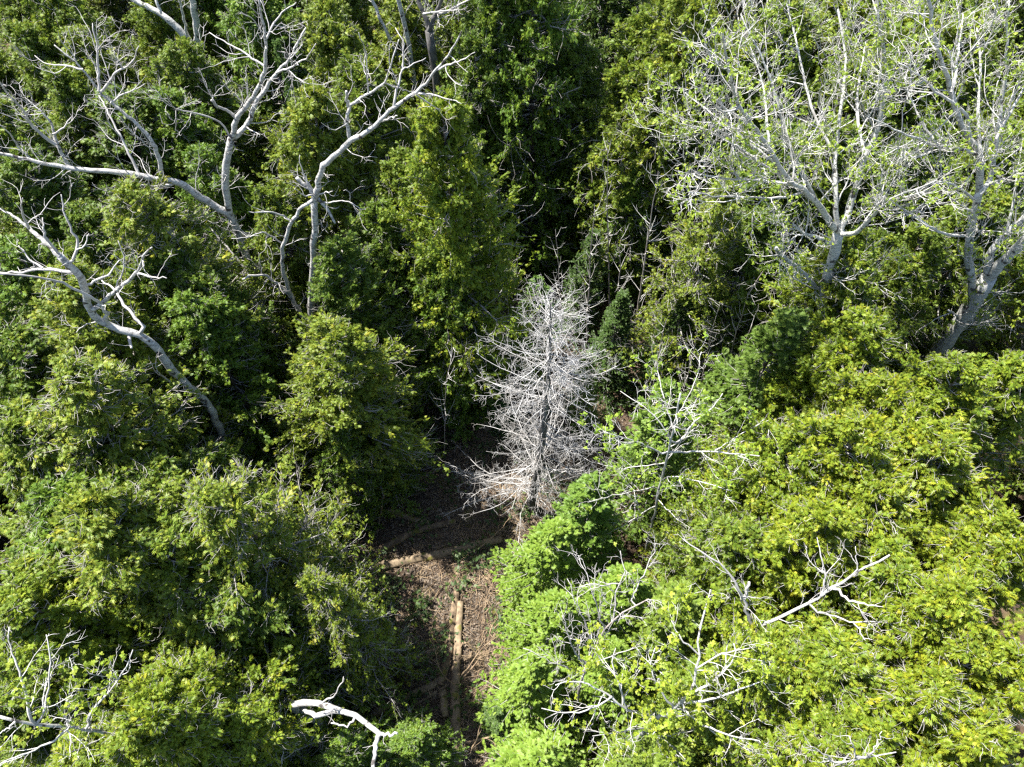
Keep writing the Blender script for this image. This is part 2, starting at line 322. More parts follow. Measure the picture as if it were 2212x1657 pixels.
# ------------------------------------------------------------------ standing conifers: (apex x, apex y in picture units, height, radius, kind, colour, label)
OL, GO, DK, BR, GR = (1.16, 1.17, .97), (1.55, 1.41, .85), (.9, 1.0, .92), (1.4, 1.3, 1.08), (.98, 1.15, .97)  # DK: shade put into the tint of dark and shaded cedars
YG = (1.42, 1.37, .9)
TREES = [
 # far left
 (20, 30, 12.0, 2.0, 'c1', OL, "olive cedar in the far left top corner of the wood"),
 (130, -70, 13, 1.9, 'c0', OL, "tall olive cedar at the top edge left of the dark forked trunks"),
 (225, 40, 12.3, 1.9, 'c3', BR, "yellowish cedar top behind the bare twigs of the long white limb"),
 (285, -60, 12.4, 1.8, 'c0', OL, "cedar directly left of the big dark forked aspen trunks"),
 (100, 150, 11.6, 1.9, 'c1', OL, "rounded cedar under the twig fan of the leftmost white limb"),
 (-20, 200, 11.5, 1.9, 'c0', OL, "cedar cut by the left edge near the bare white limb tips"),
 (240, 210, 11.2, 1.8, 'c2', DK, "shaded narrow cedar below the arching white limb"),
 (350, 200, 11.2, 1.6, 'c0', GR, "green cedar at the foot of the dark forked aspen trunks"),
 (555, -30, 12.2, 1.8, 'c2', GR, "narrow cedar right of the dark forked aspen trunks"),
 (420, 335, 11.0, 1.6, 'c3', GR, "cedar with ragged edge inside the fork of the white aspen"),
 (600, 175, 12.8, 2.0, 'c1', BR, "bright olive cedar between the two white dead aspens"),
 (592, 405, 10.4, 1.4, 'c0', OL, "cedar close to the upright stem of the white aspen, right of it"),
 (745, -10, 13.5, 1.6, 'c2', BR, "tall sunlit slender cedar at the top edge between two white crowns"),
 (760, 140, 12.4, 1.7, 'c0', OL, "cedar crown behind the upper white limb of the broken aspen"),
 (60, 330, 11.2, 1.9, 'c1', DK, "dark cedar under the long horizontal white limb near the left edge"),
 (285, 425, 12.4, 2.0, 's0', BR, "twiggy light cedar just under the long white limb"),
 (165, 420, 11.0, 1.7, 'c0', DK, "shaded cedar left of the twiggy light cedar"),
 (20, 520, 11.0, 1.8, 'c3', GR, "cedar behind the bare twig tips of the leaning dead snag at left edge"),
 (425, 570, 10.2, 1.4, 'c0', DK, "shaded cedar left of the dark foot of the white aspen"),
 (330, 560, 10.6, 1.7, 'c1', GR, "green cedar behind the curved limb of the leaning dead snag"),
 (140, 620, 11.8, 2.1, 'c1', BR, "broad light cedar beneath the leaning dead snag"),
 (-10, 700, 10.6, 1.8, 'c0', DK, "dark cedar on the left edge at mid height"),
 (420, 690, 10.2, 1.4, 'c2', GR, "small fresh green cedar right of the snag's crooked trunk"),
 (110, 812, 11.8, 2.1, 's0', BR, "large pale twiggy cedar left of the snag's lower trunk"),
 (285, 890, 10.0, 1.7, 'c3', OL, "cedar at the left foot of the crooked snag"),
 (-20, 930, 10.4, 1.9, 'c0', OL, "cedar on the left edge below the large pale twiggy cedar"),
 (635, 698, 10.2, 1.8, 'c1', BR, "rounded sunlit cedar at the foot of the white stem with the broken top"),
 (690, 945, 6.8, .8, 'c0', GR, "low green cedar below the rounded sunlit cedar, left of the clearing"),
 (485, 985, 11.4, 1.65, 's0', BR, "big twiggy pale green cedar above the crossing logs on the left"),
 (380, 1000, 9.6, 1.5, 'c0', DK, "small shaded cedar between two big pale cedars at left"),
 (190, 1090, 11.8, 2.0, 'c1', BR, "broad golden green cedar in the lower left"),
 (360, 1180, 10.6, 1.8, 'c3', OL, "cedar right of the broad golden green cedar in the lower left"),
 (20, 1130, 10.6, 1.8, 'c0', GR, "cedar at the left edge beside the broad golden green cedar"),
 (500, 1240, 9.0, 1.6, 'c0', DK, "shaded cedar left of the sparse twiggy cedar by the fallen log"),
 (712, 1265, 9.0, 1.1, 's0', BR, "sparse twiggy cedar standing beside the long fallen log"),
 (80, 1300, 10.8, 1.7, 'c3', YG, "yellow green cedar behind the leafy branch in the lower left corner"),
 (422, 1448, 10.4, 1.6, 'c1', YG, "pointed bright cedar left of the bleached broken stem"),
 (300, 1480, 9.8, 1.5, 'c0', YG, "bright cedar near the lower left corner, right of the leafy branch"),
 (428, 1628, 8.0, 1.4, 's0', YG, "twiggy cedar at the bottom edge left of the bleached broken stem"),
 (150, 1655, 7.4, 1.5, 'c0', YG, "cedar at the bottom edge under the leafy branch"),
 (690, 1640, 6.0, 1.2, 'c1', GR, "low cedar at the bottom edge below the bleached broken stem"),
 (878, 1612, 4.0, .8, 'c2', GR, "small low cedar left of the long fallen log at the bottom"),
 (540, 1575, 6.0, 1.0, 'c2', OL, "thin cedar behind the hollow end of the bleached broken stem"),
 (-25, 1330, 10.2, 1.8, 'c0', OL, "cedar at the left edge above the leafy branch in the corner"),
 (0, 1500, 8.0, 1.6, 'c1', OL, "lower cedar underneath the leafy branch in the lower left corner"),
 (2215, 1590, 10.4, 1.6, 'c0', GO, "golden cedar in the extreme lower right corner"),
 # centre
 (970, 235, 14.3, 1.75, 'c0', YG, "tallest bright yellowish cedar left of the centre"),
 (975, 548, 9.4, 1.3, 'c2', GR, "lower cedar in front of the tallest bright yellowish cedar"),
 (885, 330, 11.0, 1.5, 'c3', OL, "cedar tucked behind the left flank of the tallest bright cedar"),
 (800, 460, 10.0, 1.3, 'c2', DK, "dark narrow cedar behind the broken white aspen, on its right"),
 (1170, -170, 15.5, 2.0, 'c1', GR, "huge dark green cedar column at the top centre"),
 (1075, -80, 13.6, 1.7, 'c0', DK, "shaded cedar left of the huge dark green column"),
 (1010, 60, 12.0, 1.6, 'c3', DK, "shaded cedar behind the tallest bright yellowish cedar"),
 (1250, 90, 11.0, 1.3, 'c2', DK, "slim dark cedar on the right flank of the huge dark column"),
 (1340, -120, 12.8, 1.8, 'c0', (.55, .66, .75), "dark cedar in shade at the top edge in the deep gap"),  # extra dark tint paints in the shade of the gap
 (1400, 30, 13.0, 1.55, 'c2', OL, "cedar with sunlit left flank right of the deep dark gap"),
 (1480, -20, 14.0, 2.0, 'c1', BR, "broad cedar seen through the outer twigs of the big poplar"),
 (1390, 330, 8.0, 1.1, 'c2', GR, "lower slim cedar beneath the cedar right of the dark gap"),
 (1540, 400, 11.0, 1.45, 's0', BR, "twiggy cedar under the poplar twigs, left of the poplar trunk"),
 # behind the poplars
 (1630, 70, 12.5, 1.8, 'c0', OL, "cedar behind the left half of the big poplar crown"),
 (1760, 10, 13.0, 1.9, 'c1', OL, "cedar behind the top of the big poplar crown"),
 (1890, 60, 12.6, 1.9, 'c3', OL, "cedar in the gap between the two poplar crowns at the top"),
 (2020, 0, 13.0, 1.9, 'c0', YG, "cedar behind the right poplar at the top edge"),
 (2150, 60, 12.6, 1.9, 'c1', YG, "cedar behind the right poplar in the top right corner"),
 (1690, 260, 11.3, 1.7, 'c2', DK, "shaded cedar in the middle of the big poplar crown's backdrop"),
 (1820, 240, 11.6, 1.8, 'c0', OL, "cedar directly behind the fork of the big poplar"),
 (1960, 250, 11.6, 1.8, 'c3', DK, "dark cedar behind the lower left limbs of the right poplar"),
 (2180, 260, 11.5, 1.8, 'c0', OL, "cedar at the right edge behind the right poplar limbs"),
 (1660, 470, 9.6, 1.5, 'c0', DK, "shaded cedar left of the poplar trunk at its lower stubs"),
 (1900, 470, 11.0, 1.8, 'c1', YG, "cedar right of the poplar trunk below its fork"),
 (1958, 500, 10.6, 1.5, 'c0', OL, "cedar between the poplar trunk and the thick forked poplar"),
 (2235, 770, 10.0, 1.7, 'c3', YG, "cedar at the right edge below the thick forked trunk"),
 # right golden stand
 (1900, 725, 10.8, 1.7, 'c0', YG, "bright green cedar just right of the poplar trunk's foot"),
 (1962, 772, 11.0, 1.7, 'c1', GO, "golden cedar at the foot of the thick forked poplar, left side"),
 (2110, 805, 10.8, 1.8, 'c3', YG, "cedar at the foot of the thick forked poplar, right side"),
 (1792, 885, 10.4, 1.5, 'c2', GO, "golden cedar hiding the poplar trunk's foot"),
 (1860, 930, 11.6, 1.8, 'c1', GO, "broad golden cedar with feathery top on the right"),
 (2010, 900, 11.0, 1.7, 'c0', GO, "golden cedar behind the broad feathery one, on its right"),
 (2160, 940, 11.4, 1.8, 'c3', GO, "golden cedar close to the right edge at mid height"),
 (1700, 990, 10.6, 1.7, 'c1', YG, "yellow green cedar next to the leafing tree in the middle right"),
 (1790, 1140, 11.0, 1.5, 'c2', GO, "pointed golden cedar above the smooth white limb on the right"),
 (1960, 1060, 11.0, 1.8, 'c0', GO, "golden cedar in the middle of the right stand"),
 (2110, 1110, 11.2, 1.8, 'c1', GO, "golden cedar near the right edge in the lower half"),
 (1640, 1120, 9.6, 1.6, 'c3', OL, "cedar behind the slender bough reaching from the smooth white limb"),
 (1930, 1230, 10.6, 1.7, 'c3', YG, "cedar right of the smooth white limb's twig tips"),
 (2070, 1260, 11.2, 1.5, 'c2', GO, "narrow golden spire in the lower right stand"),
 (2200, 1300, 11.0, 1.7, 'c0', GO, "golden cedar on the right edge in the lower right stand"),
 (1700, 1400, 9.6, 1.7, 'c1', YG, "bright cedar under the smooth white limb"),
 (1850, 1400, 10.4, 1.7, 'c0', YG, "bright cedar right below the twigs of the smooth white limb"),
 (2000, 1430, 10.6, 1.7, 's0', GO, "twiggy golden cedar in the lower right stand"),
 (2140, 1470, 10.8, 1.6, 'c3', GO, "golden cedar near the lower right corner"),
 (1760, 1560, 9.6, 1.6, 's0', YG, "twiggy yellow green cedar near the bottom, right of the leafy poplar"),
 (1920, 1580, 10.2, 1.6, 'c1', YG, "yellow green cedar at the bottom edge in the right stand"),
 (2080, 1630, 10.2, 1.6, 's0', GO, "twiggy golden cedar in the lower right corner"),
 (2235, 1440, 10.6, 1.7, 'c3', GO, "golden cedar on the right edge above the extreme corner one"),
 (2205, 440, 10.6, 1.7, 'c0', OL, "cedar under the right limbs of the thick forked poplar, on the edge"),
 (760, 540, 10.4, 1.4, 'c2', DK, "shaded cedar just right of the broken aspen's stem, above the clearing"),
 (800, 850, 6.6, 1.1, 'c0', DK, "low shaded cedar at the dark upper left corner of the clearing"),
 # firs
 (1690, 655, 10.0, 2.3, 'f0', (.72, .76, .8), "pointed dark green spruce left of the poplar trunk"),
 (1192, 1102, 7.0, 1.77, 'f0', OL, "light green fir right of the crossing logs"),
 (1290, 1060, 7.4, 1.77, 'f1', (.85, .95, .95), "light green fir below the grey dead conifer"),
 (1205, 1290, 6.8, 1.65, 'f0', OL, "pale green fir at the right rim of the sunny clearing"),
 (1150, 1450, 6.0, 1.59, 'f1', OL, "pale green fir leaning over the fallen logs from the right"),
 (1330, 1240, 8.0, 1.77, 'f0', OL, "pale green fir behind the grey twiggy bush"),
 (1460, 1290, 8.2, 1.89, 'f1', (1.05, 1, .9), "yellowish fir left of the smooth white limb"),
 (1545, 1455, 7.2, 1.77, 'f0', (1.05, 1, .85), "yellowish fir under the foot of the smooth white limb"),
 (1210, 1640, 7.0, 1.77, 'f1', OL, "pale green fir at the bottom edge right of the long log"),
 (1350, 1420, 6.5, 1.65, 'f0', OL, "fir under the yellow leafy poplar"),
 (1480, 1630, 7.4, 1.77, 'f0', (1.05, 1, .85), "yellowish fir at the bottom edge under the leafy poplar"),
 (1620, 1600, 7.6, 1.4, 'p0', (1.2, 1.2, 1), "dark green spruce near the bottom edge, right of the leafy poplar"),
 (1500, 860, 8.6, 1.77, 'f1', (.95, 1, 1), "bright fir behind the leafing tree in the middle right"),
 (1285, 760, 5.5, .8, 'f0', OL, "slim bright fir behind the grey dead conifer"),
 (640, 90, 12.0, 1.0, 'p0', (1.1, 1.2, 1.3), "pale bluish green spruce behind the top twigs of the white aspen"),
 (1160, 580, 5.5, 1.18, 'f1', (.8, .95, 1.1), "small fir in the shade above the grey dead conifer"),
 (1340, 640, 6.0, 1.3, 'p0', (.7, .8, .8), "dark fir in the shade behind the bare saplings"),  # this and the next two firs: tint lowered to stand for shade
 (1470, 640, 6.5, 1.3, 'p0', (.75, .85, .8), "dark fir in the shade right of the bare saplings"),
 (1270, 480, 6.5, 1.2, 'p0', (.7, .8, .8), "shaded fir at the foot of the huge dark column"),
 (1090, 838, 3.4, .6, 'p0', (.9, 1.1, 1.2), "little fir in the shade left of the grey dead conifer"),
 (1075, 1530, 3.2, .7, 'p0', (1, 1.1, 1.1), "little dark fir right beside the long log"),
]
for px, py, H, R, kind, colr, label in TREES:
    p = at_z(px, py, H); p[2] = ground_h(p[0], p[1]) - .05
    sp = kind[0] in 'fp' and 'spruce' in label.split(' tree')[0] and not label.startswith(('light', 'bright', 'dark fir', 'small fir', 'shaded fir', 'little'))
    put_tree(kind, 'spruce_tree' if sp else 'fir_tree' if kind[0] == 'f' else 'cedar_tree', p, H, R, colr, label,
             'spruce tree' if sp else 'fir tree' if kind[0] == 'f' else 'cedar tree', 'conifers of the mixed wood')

BACK = [
 (-12.1, 25.1, 11.5, 1.8, 'c1', OL, "cedar right behind the stems of the large forked aspen, top left"),
 (-4.2, 26.8, 12.0, 1.8, 'c0', BR, "cedar behind the two slim dark aspen stems at the top"),
 (-4.8, 30.4, 12.4, 1.8, 'c3', OL, "cedar cut off by the top edge above the slim dark aspen stems"),
 (-20.3, 30.6, 12.2, 1.9, 'c0', OL, "cedar farthest back in the top left corner"),
 (-11.7, 29.4, 12.2, 1.9, 'c3', GR, "cedar cut by the top edge right of the large forked aspen"),
 (-7.9, 30.2, 12.0, 1.8, 'c1', BR, "cedar at the top edge left of the tall sunlit slender cedar"),
 (-1.9, 32.8, 12.4, 1.8, 'c0', OL, "cedar far back between the slim aspen stems and the huge dark column"),
 (13.9, 29.1, 12.0, 1.8, 'c0', YG, "cedar at the top edge behind the farther leafing poplar"),
 (21.4, 17.4, 11.5, 1.8, 'c1', YG, "cedar on the right edge behind the right limb of the thick forked poplar"),
 (20.0, 21.2, 11.8, 1.8, 'c3', OL, "cedar on the right edge level with the upper limbs of the thick poplar"),
 (-20.5, 25.1, 12.0, 1.8, 'c0', OL, "cedar half cut by the left edge, highest of those along that edge"),
 (-20.4, 17.6, 11.5, 1.8, 'c1', OL, "cedar on the left edge just above the long white limb's tips"),
]
for x, y, H, R, kind, colr, label in BACK:
    put_tree(kind, 'cedar_tree', (x, y, ground_h(x, y) - .05), H, R, colr, label, 'cedar tree', 'conifers of the mixed wood')

# ------------------------------------------------------------------ crowded trees out beyond the named ones
taken = [tuple(at_z(a, b, h)[:2]) for a, b, h, *_ in TREES] + [(a, b) for a, b, *_ in BACK]
def crowd(x0, x1, y0, y1, step, label, group, hmin=10.5, hmax=12.8):
    for gy in np.arange(y0, y1, step):
        for gx in np.arange(x0, x1, step):
            x, y = gx + rng.uniform(-1, 1), gy + rng.uniform(-1, 1)
            if min((x - a) ** 2 + (y - b) ** 2 for a, b in taken) < 2.3 ** 2: continue
            taken.append((x, y)); c = rng.uniform(.75, 1.1)
            put_tree(('c0', 'c1', 'c2', 'c3')[rng.integers(4)], 'cedar_tree', (x, y, ground_h(x, y) - .05), rng.uniform(hmin, hmax), rng.uniform(1.6, 2.0),
                     (c, c * rng.uniform(.96, 1.06), c * .95), label, 'cedar tree', group)
crowd(-25, 26, 25.5, 38, 3.6, "cedar in the hidden back rows beyond the top edge of the picture", "cedars in the back rows")
crowd(-23, -16, 3, 16, 4.0, "cedar beyond the left edge of the picture", "cedars beyond the left edge")
crowd(-11, -3.5, -4, 1.5, 3.0, "cedar below the bottom edge of the picture on the left", "cedars below the bottom edge", 8, 9.5)
crowd(2.5, 13, -4, 1.8, 3.0, "cedar below the bottom edge of the picture on the right", "cedars below the bottom edge", 7.5, 9)
crowd(20, 25, 3, 16, 4.0, "cedar beyond the right edge of the picture", "cedars beyond the right edge")

# ------------------------------------------------------------------ bare and leafing broadleaf trees
def grow(P, R, dens, ln, n, ang=(25, 70), up=0.0, wig=.15, rr=.55, t0=.12, t1=1.0, taper=.35, tipshort=.45, cap=None, rmin=.006):
    """side shoots on polylines of any length: dens per metre, mean length ln"""
    L = np.linalg.norm(np.diff(P, axis=1), axis=2).sum(1)
    cnt = np.floor(L * (t1 - t0) * dens + rng.random(len(L))).astype(int)
    Pr, Rr = np.repeat(P, cnt, 0), np.repeat(R, cnt, 0)
    if len(Pr) == 0: return np.zeros((0, n, 3)), np.zeros((0, n))
    sc = (ln / np.maximum(np.repeat(L, cnt), .05))
    out = spawn(Pr, Rr, 1, t0, t1, ang, 1.0, n, up, wig, rr, taper, 0, tipshort)
    P2, R2 = out
    # rescale to the wanted length about the root
    P2 = P2[:, :1] + (P2 - P2[:, :1]) * np.minimum(sc, 1.6)[:, None, None]
    l2 = np.linalg.norm(np.diff(P2, axis=1), axis=2).sum(1)
    r0 = np.clip(np.minimum(R2[:, 0], .005 + .0085 * l2), rmin, None)
    return P2, r0[:, None] * np.linspace(1, taper, n)[None]

def trace(pts, Y=None, dy=0.0, gnarl=.0, n=None):
    q = []; m = len(pts)
    for i, p in enumerate(pts):
        q.append(at_z(*p) if len(p) == 3 else at_y(p[0], p[1], Y + dy * (i / max(1, m - 1)) ** 1.2))
    q = np.array(q); n = n or max(8, 3 * m); P = resample(q, n)
    if gnarl: P[1:-1] += rng.normal(0, gnarl, P[1:-1].shape)
    return P

def broadleaf(name, label, cat, base, trunk, r0, r1, limbs, bark, twig, style, leaf=None, group=None, dyT=0.0, endcap=True):
    """base (px,py) on the ground; trunk/limbs in picture units: 2 numbers lie in the tree's own upright plane, a third number is a height"""
    B = at_z(*base); B[2] = ground_h(B[0], B[1]) - .08; Y = B[1]
    e = thing(name, B, label, cat, group)
    T = trace(trunk, Y, dyT); T = resample(np.vstack([B[None], T]), max(16, 3 * len(trunk)))
    T[1:-1] += rng.normal(0, .018, T[1:-1].shape)
    def tube_obj(nm, P, ra, rb, s, m):
        R = np.linspace(ra, rb, len(P)) * rng.uniform(.93, 1.07, len(P))
        V, F = tubes(P[None] - B, R[None], s, cap=True); return link(nm, mesh_from(nm, V, F, m, smooth=True), e), R
    _, RT = tube_obj("trunk", T, r0, r1, 12, M[bark])
    Ps, Rs = [], []
    k = int(len(T) * style.get('t0', .55)); Pt = resample(T[k:], 24); Ps.append(Pt); Rs.append(np.linspace(RT[k], RT[-1], 24))
    for lb in limbs:
        pts, ra, rb = lb[0], lb[1], lb[2]; dy = lb[3] if len(lb) > 3 else rng.uniform(-1.5, 1.5)
        P = trace(pts, Y, dy, style.get('gnarl', .02))
        d = np.linalg.norm(T - P[0], axis=1); j = d.argmin()
        if d[j] < .5: P[0] = T[j]
        tube_obj("limb", P, ra, rb, 9, M[bark] if ra > .05 else M[twig])
        Ps.append(resample(P, 24)); Rs.append(np.linspace(ra, rb, 24))
    P, R = np.stack(Ps), np.stack(Rs); mesh = []
    levels = []; 
    for i, lv in enumerate(style['levels']):
        P, R = grow(P, R, **lv)
        if style.get('keepall') and i > 0: pass
        levels.append((P, R)); mesh.append(tubes(P - B, R, 5 if i == 0 else 3))
    if mesh:
        o = link("twigs", mesh_from("twigs", *join(mesh), M[twig]), e); o['kind'] = 'stuff'
    if leaf:
        Pl, _ = levels[-1]; P2, _ = levels[-2]
        O = np.concatenate([Pl[:, -1], P2[:, -1], Pl[:, Pl.shape[1] // 2]]); D = norm(np.concatenate([Pl[:, -1] - Pl[:, -2], P2[:, -1] - P2[:, -2], Pl[:, -1] - Pl[:, -2]]))
        keep = rng.random(len(O)) < leaf['dens'] * np.clip(.55 + 1.1 * np.sin(O[:, 0] * 1.7 + O[:, 2] * 1.3) * np.sin(O[:, 1] * 1.9), .15, 1.3)
        O, D = O[keep], D[keep]; m = leaf.get('per', 2)
        O = np.repeat(O, m, 0) + rng.normal(0, .05, (len(O) * m, 3)); D = np.repeat(D, m, 0); n = len(O)
        V, F, ti, tp = place(LEAF_FAN, O - B, D + rng.normal(0, .7, (n, 3)), rng.normal(0, .7, (n, 3)) + np.array([0, 0, .8]), rng.uniform(*leaf['size'], n), rng.random(n))
        o = link("leaves", mesh_from("leaves", V, F, M['leaf'], {'tint': ti, 'tip': tp}), e); o['kind'] = 'stuff'; o.color = (*leaf.get('color', (1, 1, 1)), 1)
    return e

DEAD = dict(t0=.62, gnarl=.012, levels=[dict(dens=2.3, ln=1.35, n=8, ang=(30, 75), up=.09, wig=.19), dict(dens=4.2, ln=.66, n=6, ang=(25, 75), up=.12, wig=.22, rmin=.0075), dict(dens=5.0, ln=.28, n=4, ang=(25, 80), up=.1, wig=.25, rmin=.006)])
SPARSE = dict(t0=.7, gnarl=.014, levels=[dict(dens=1.5, ln=1.0, n=7, ang=(30, 80), up=.06, wig=.25), dict(dens=2.8, ln=.5, n=5, ang=(30, 80), up=.06, wig=.28, rmin=.0075), dict(dens=3.2, ln=.25, n=4, wig=.3)])
LIVE = dict(t0=.5, gnarl=.012, levels=[dict(dens=2.2, ln=2.3, n=10, ang=(25, 65), up=.09, wig=.12), dict(dens=4.4, ln=.95, n=7, ang=(30, 70), up=.13, wig=.15, rmin=.0085), dict(dens=6.5, ln=.38, n=5, ang=(25, 75), up=.16, wig=.18, rmin=.0065)])
LIVE2 = dict(t0=.5, gnarl=.012, levels=[dict(dens=2.6, ln=1.25, n=7, ang=(30, 75), up=.05, wig=.17), dict(dens=4.6, ln=.55, n=6, ang=(30, 75), up=.06, wig=.2, rmin=.007), dict(dens=5.5, ln=.25, n=4, ang=(25, 75), up=.08, wig=.25)])

# white aspen with two leaders, upper left
broadleaf('dead_aspen', "white dead aspen forking into an upright stem and a long limb stretching left", 'dead tree', (640, 830),
  [(564, 663), (551, 613), (531, 553), (516, 501), (494, 461), (487, 430), (487, 384), (492, 317), (499, 300)], .17, .10, [
  ([(499, 303), (521, 287), (541, 260), (547, 230), (574, 190), (597, 157), (627, 127), (647, 83), (661, 60)], .085, .02, 1.0),
  ([(597, 157), (618, 150), (640, 140), (668, 122), (682, 95)], .03, .012, -1),
  ([(500, 300), (507, 277), (511, 250), (541, 220), (564, 180), (574, 144), (576, 83), (564, 33), (559, -5)], .085, .02, -.6),
  ([(572, 144), (540, 122), (512, 103), (480, 88), (452, 70)], .03, .01, .8),
  ([(576, 83), (590, 50), (610, 25), (640, 5)], .03, .01, .6),
  ([(507, 252), (490, 238), (470, 233), (457, 217)], .045, .03, -.6),
  ([(492, 280), (460, 253), (420, 243), (384, 237), (372, 232), (357, 203)], .028, .01, -1.4),
  ([(484, 457), (434, 427), (394, 397), (364, 387), (340, 387), (290, 377), (234, 370), (150, 364), (67, 347), (0, 330), (-60, 318)], .125, .03, -1.5),
  ([(349, 384), (347, 354), (334, 314), (314, 284), (274, 250), (247, 227), (214, 197), (180, 150), (150, 123), (117, 97)], .075, .015, .6),
  ([(220, 197), (240, 173), (247, 157), (284, 140), (300, 100)], .04, .012, -.5), ([(214, 197), (213, 167), (210, 100), (200, 50)], .04, .012, .6),
  ([(240, 222), (262, 205), (290, 195), (313, 181)], .028, .01, -.4), ([(180, 150), (140, 140), (100, 140), (75, 120)], .028, .01, .4),
  ([(149, 361), (130, 327), (120, 300), (113, 267), (90, 240), (60, 215)], .06, .015, .5), ([(120, 312), (73, 280), (50, 234), (20, 207), (0, 180), (-15, 150)], .05, .012, -.8),
  ([(113, 290), (140, 275), (155, 252)], .03, .012, .5), ([(70, 347), (40, 320), (20, 285), (0, 270)], .035, .012, -.4),
  ([(374, 397), (345, 404), (304, 401)], .05, .035, -.7),
  ([(300, 376), (284, 344), (264, 300), (240, 257), (227, 227), (214, 207)], .045, .015, 1.6),
  ([(540, 590), (500, 545), (470, 510), (447, 485)], .05, .02, 1.0)], 'white', 'whitetwig', DEAD)

# white stem with the broken top
broadleaf('dead_aspen', "white dead aspen with a splintered broken top and one limb arching up to the right", 'dead tree', (745, 880),
  [(678, 713), (671, 679), (673, 619), (678, 553), (681, 521), (684, 467), (678, 434)], .15, .10, [
  ([(678, 436), (684, 411), (688, 384), (698, 360), (717, 340), (737, 324), (757, 304), (797, 284), (837, 244), (870, 217), (904, 200), (924, 177), (941, 150), (964, 127), (997, 67)], .10, .015, -1.0),
  ([(941, 150), (970, 140), (1000, 127), (1026, 113)], .03, .008, -.5), ([(904, 202), (940, 205), (975, 215), (997, 224)], .025, .008, -.6), ([(900, 205), (930, 225), (955, 240)], .022, .008, .4),
  ([(757, 302), (747, 267), (752, 234), (770, 217), (804, 197), (834, 180), (844, 134), (854, 110), (862, 85)], .055, .012, .7), ([(752, 230), (748, 197)], .04, .03, -.3),
  ([(834, 180), (865, 195), (890, 198)], .02, .008, .5), ([(796, 200), (793, 160), (792, 115), (775, 70)], .022, .008, -.4),
  ([(850, 232), (857, 187), (870, 150), (874, 93), (854, 60)], .035, .01, .9), ([(868, 152), (890, 140), (920, 125)], .02, .008, .3),
  ([(820, 262), (845, 255), (858, 250)], .03, .015, -.4),
  ([(684, 424), (668, 408), (655, 397), (640, 383)], .075, .055, .15), ([(686, 426), (703, 447), (714, 463), (724, 482)], .06, .03, -.3), ([(672, 412), (664, 395), (655, 382)], .04, .015, .1),
  ([(684, 424), (700, 417), (718, 413)], .03, .012, -.5), ([(684, 420), (660, 425), (636, 408)], .025, .01, -.5), ([(682, 418), (665, 395), (650, 360), (648, 335)], .025, .01, .3),
  ([(700, 440), (725, 435), (757, 433), (775, 450), (790, 452)], .022, .008, -.7), ([(757, 433), (755, 413), (742, 412)], .015, .007, -.2),
  ([(654, 689), (631, 643), (621, 619), (611, 586), (609, 545), (612, 530), (621, 501), (631, 477), (651, 447), (674, 434)], .075, .05, -.5),
  ([(631, 645), (607, 619), (581, 599), (561, 591), (534, 596), (524, 604)], .05, .03, -.8),
  ([(631, 479), (611, 464), (581, 457), (537, 457)], .035, .012, -.6), ([(612, 528), (585, 508), (562, 500), (540, 513), (500, 515)], .028, .01, -.9), ([(565, 592), (563, 570), (558, 545)], .018, .008, .2),
  ([(684, 600), (705, 580), (735, 560)], .018, .008, -.4), ([(680, 693), (700, 675), (716, 650)], .03, .015, -.3)], 'white', 'whitetwig', SPARSE)

# crooked snag
broadleaf('dead_snag', "crooked leaning grey dead snag with peeling bark and bare twisted boughs, left edge", 'dead tree', (560, 1080),
  [(505, 985), (487, 953), (467, 913), (457, 883), (434, 853), (414, 840), (384, 813), (354, 776), (340, 746), (310, 723), (277, 720), (250, 713), (214, 699), (197, 683), (187, 649), (190, 619), (174, 596), (144, 566), (130, 553)], .165, .08, [
  ([(130, 553), (110, 534), (83, 511), (63, 494), (33, 470), (-5, 448)], .07, .015, .8), ([(63, 494), (45, 455), (49, 428)], .03, .01, -.3), ([(98, 522), (97, 490), (92, 470)], .03, .012, .3),
  ([(204, 671), (247, 629), (294, 593), (306, 570), (314, 548), (328, 535)], .06, .02, -.8), ([(297, 591), (327, 599), (360, 601)], .03, .012, -.4), ([(250, 626), (262, 600), (270, 560), (255, 520)], .025, .01, .4),
  ([(230, 699), (230, 673), (214, 649), (197, 644), (147, 616), (110, 603), (77, 596), (30, 594), (-20, 590)], .05, .015, -1.2),
  ([(167, 590), (134, 586), (93, 579), (43, 589), (-10, 591)], .05, .015, .6), ([(93, 579), (60, 560), (40, 530)], .03, .01, .3),
  ([(190, 617), (215, 602), (240, 590), (258, 562)], .035, .012, .6), ([(150, 570), (165, 550), (170, 520), (140, 470), (132, 420)], .04, .012, .8), ([(165, 540), (185, 530), (192, 505)], .02, .01, .3),
  ([(317, 713), (290, 683), (264, 653), (247, 623), (220, 606)], .05, .02, 1.2), ([(279, 719), (281, 740), (284, 752)], .05, .03, -.5), ([(377, 829), (350, 813), (339, 801)], .03, .015, -.5), ([(196, 697), (178, 705), (165, 718)], .02, .01, -.4)],
  'white', 'whitetwig', SPARSE)

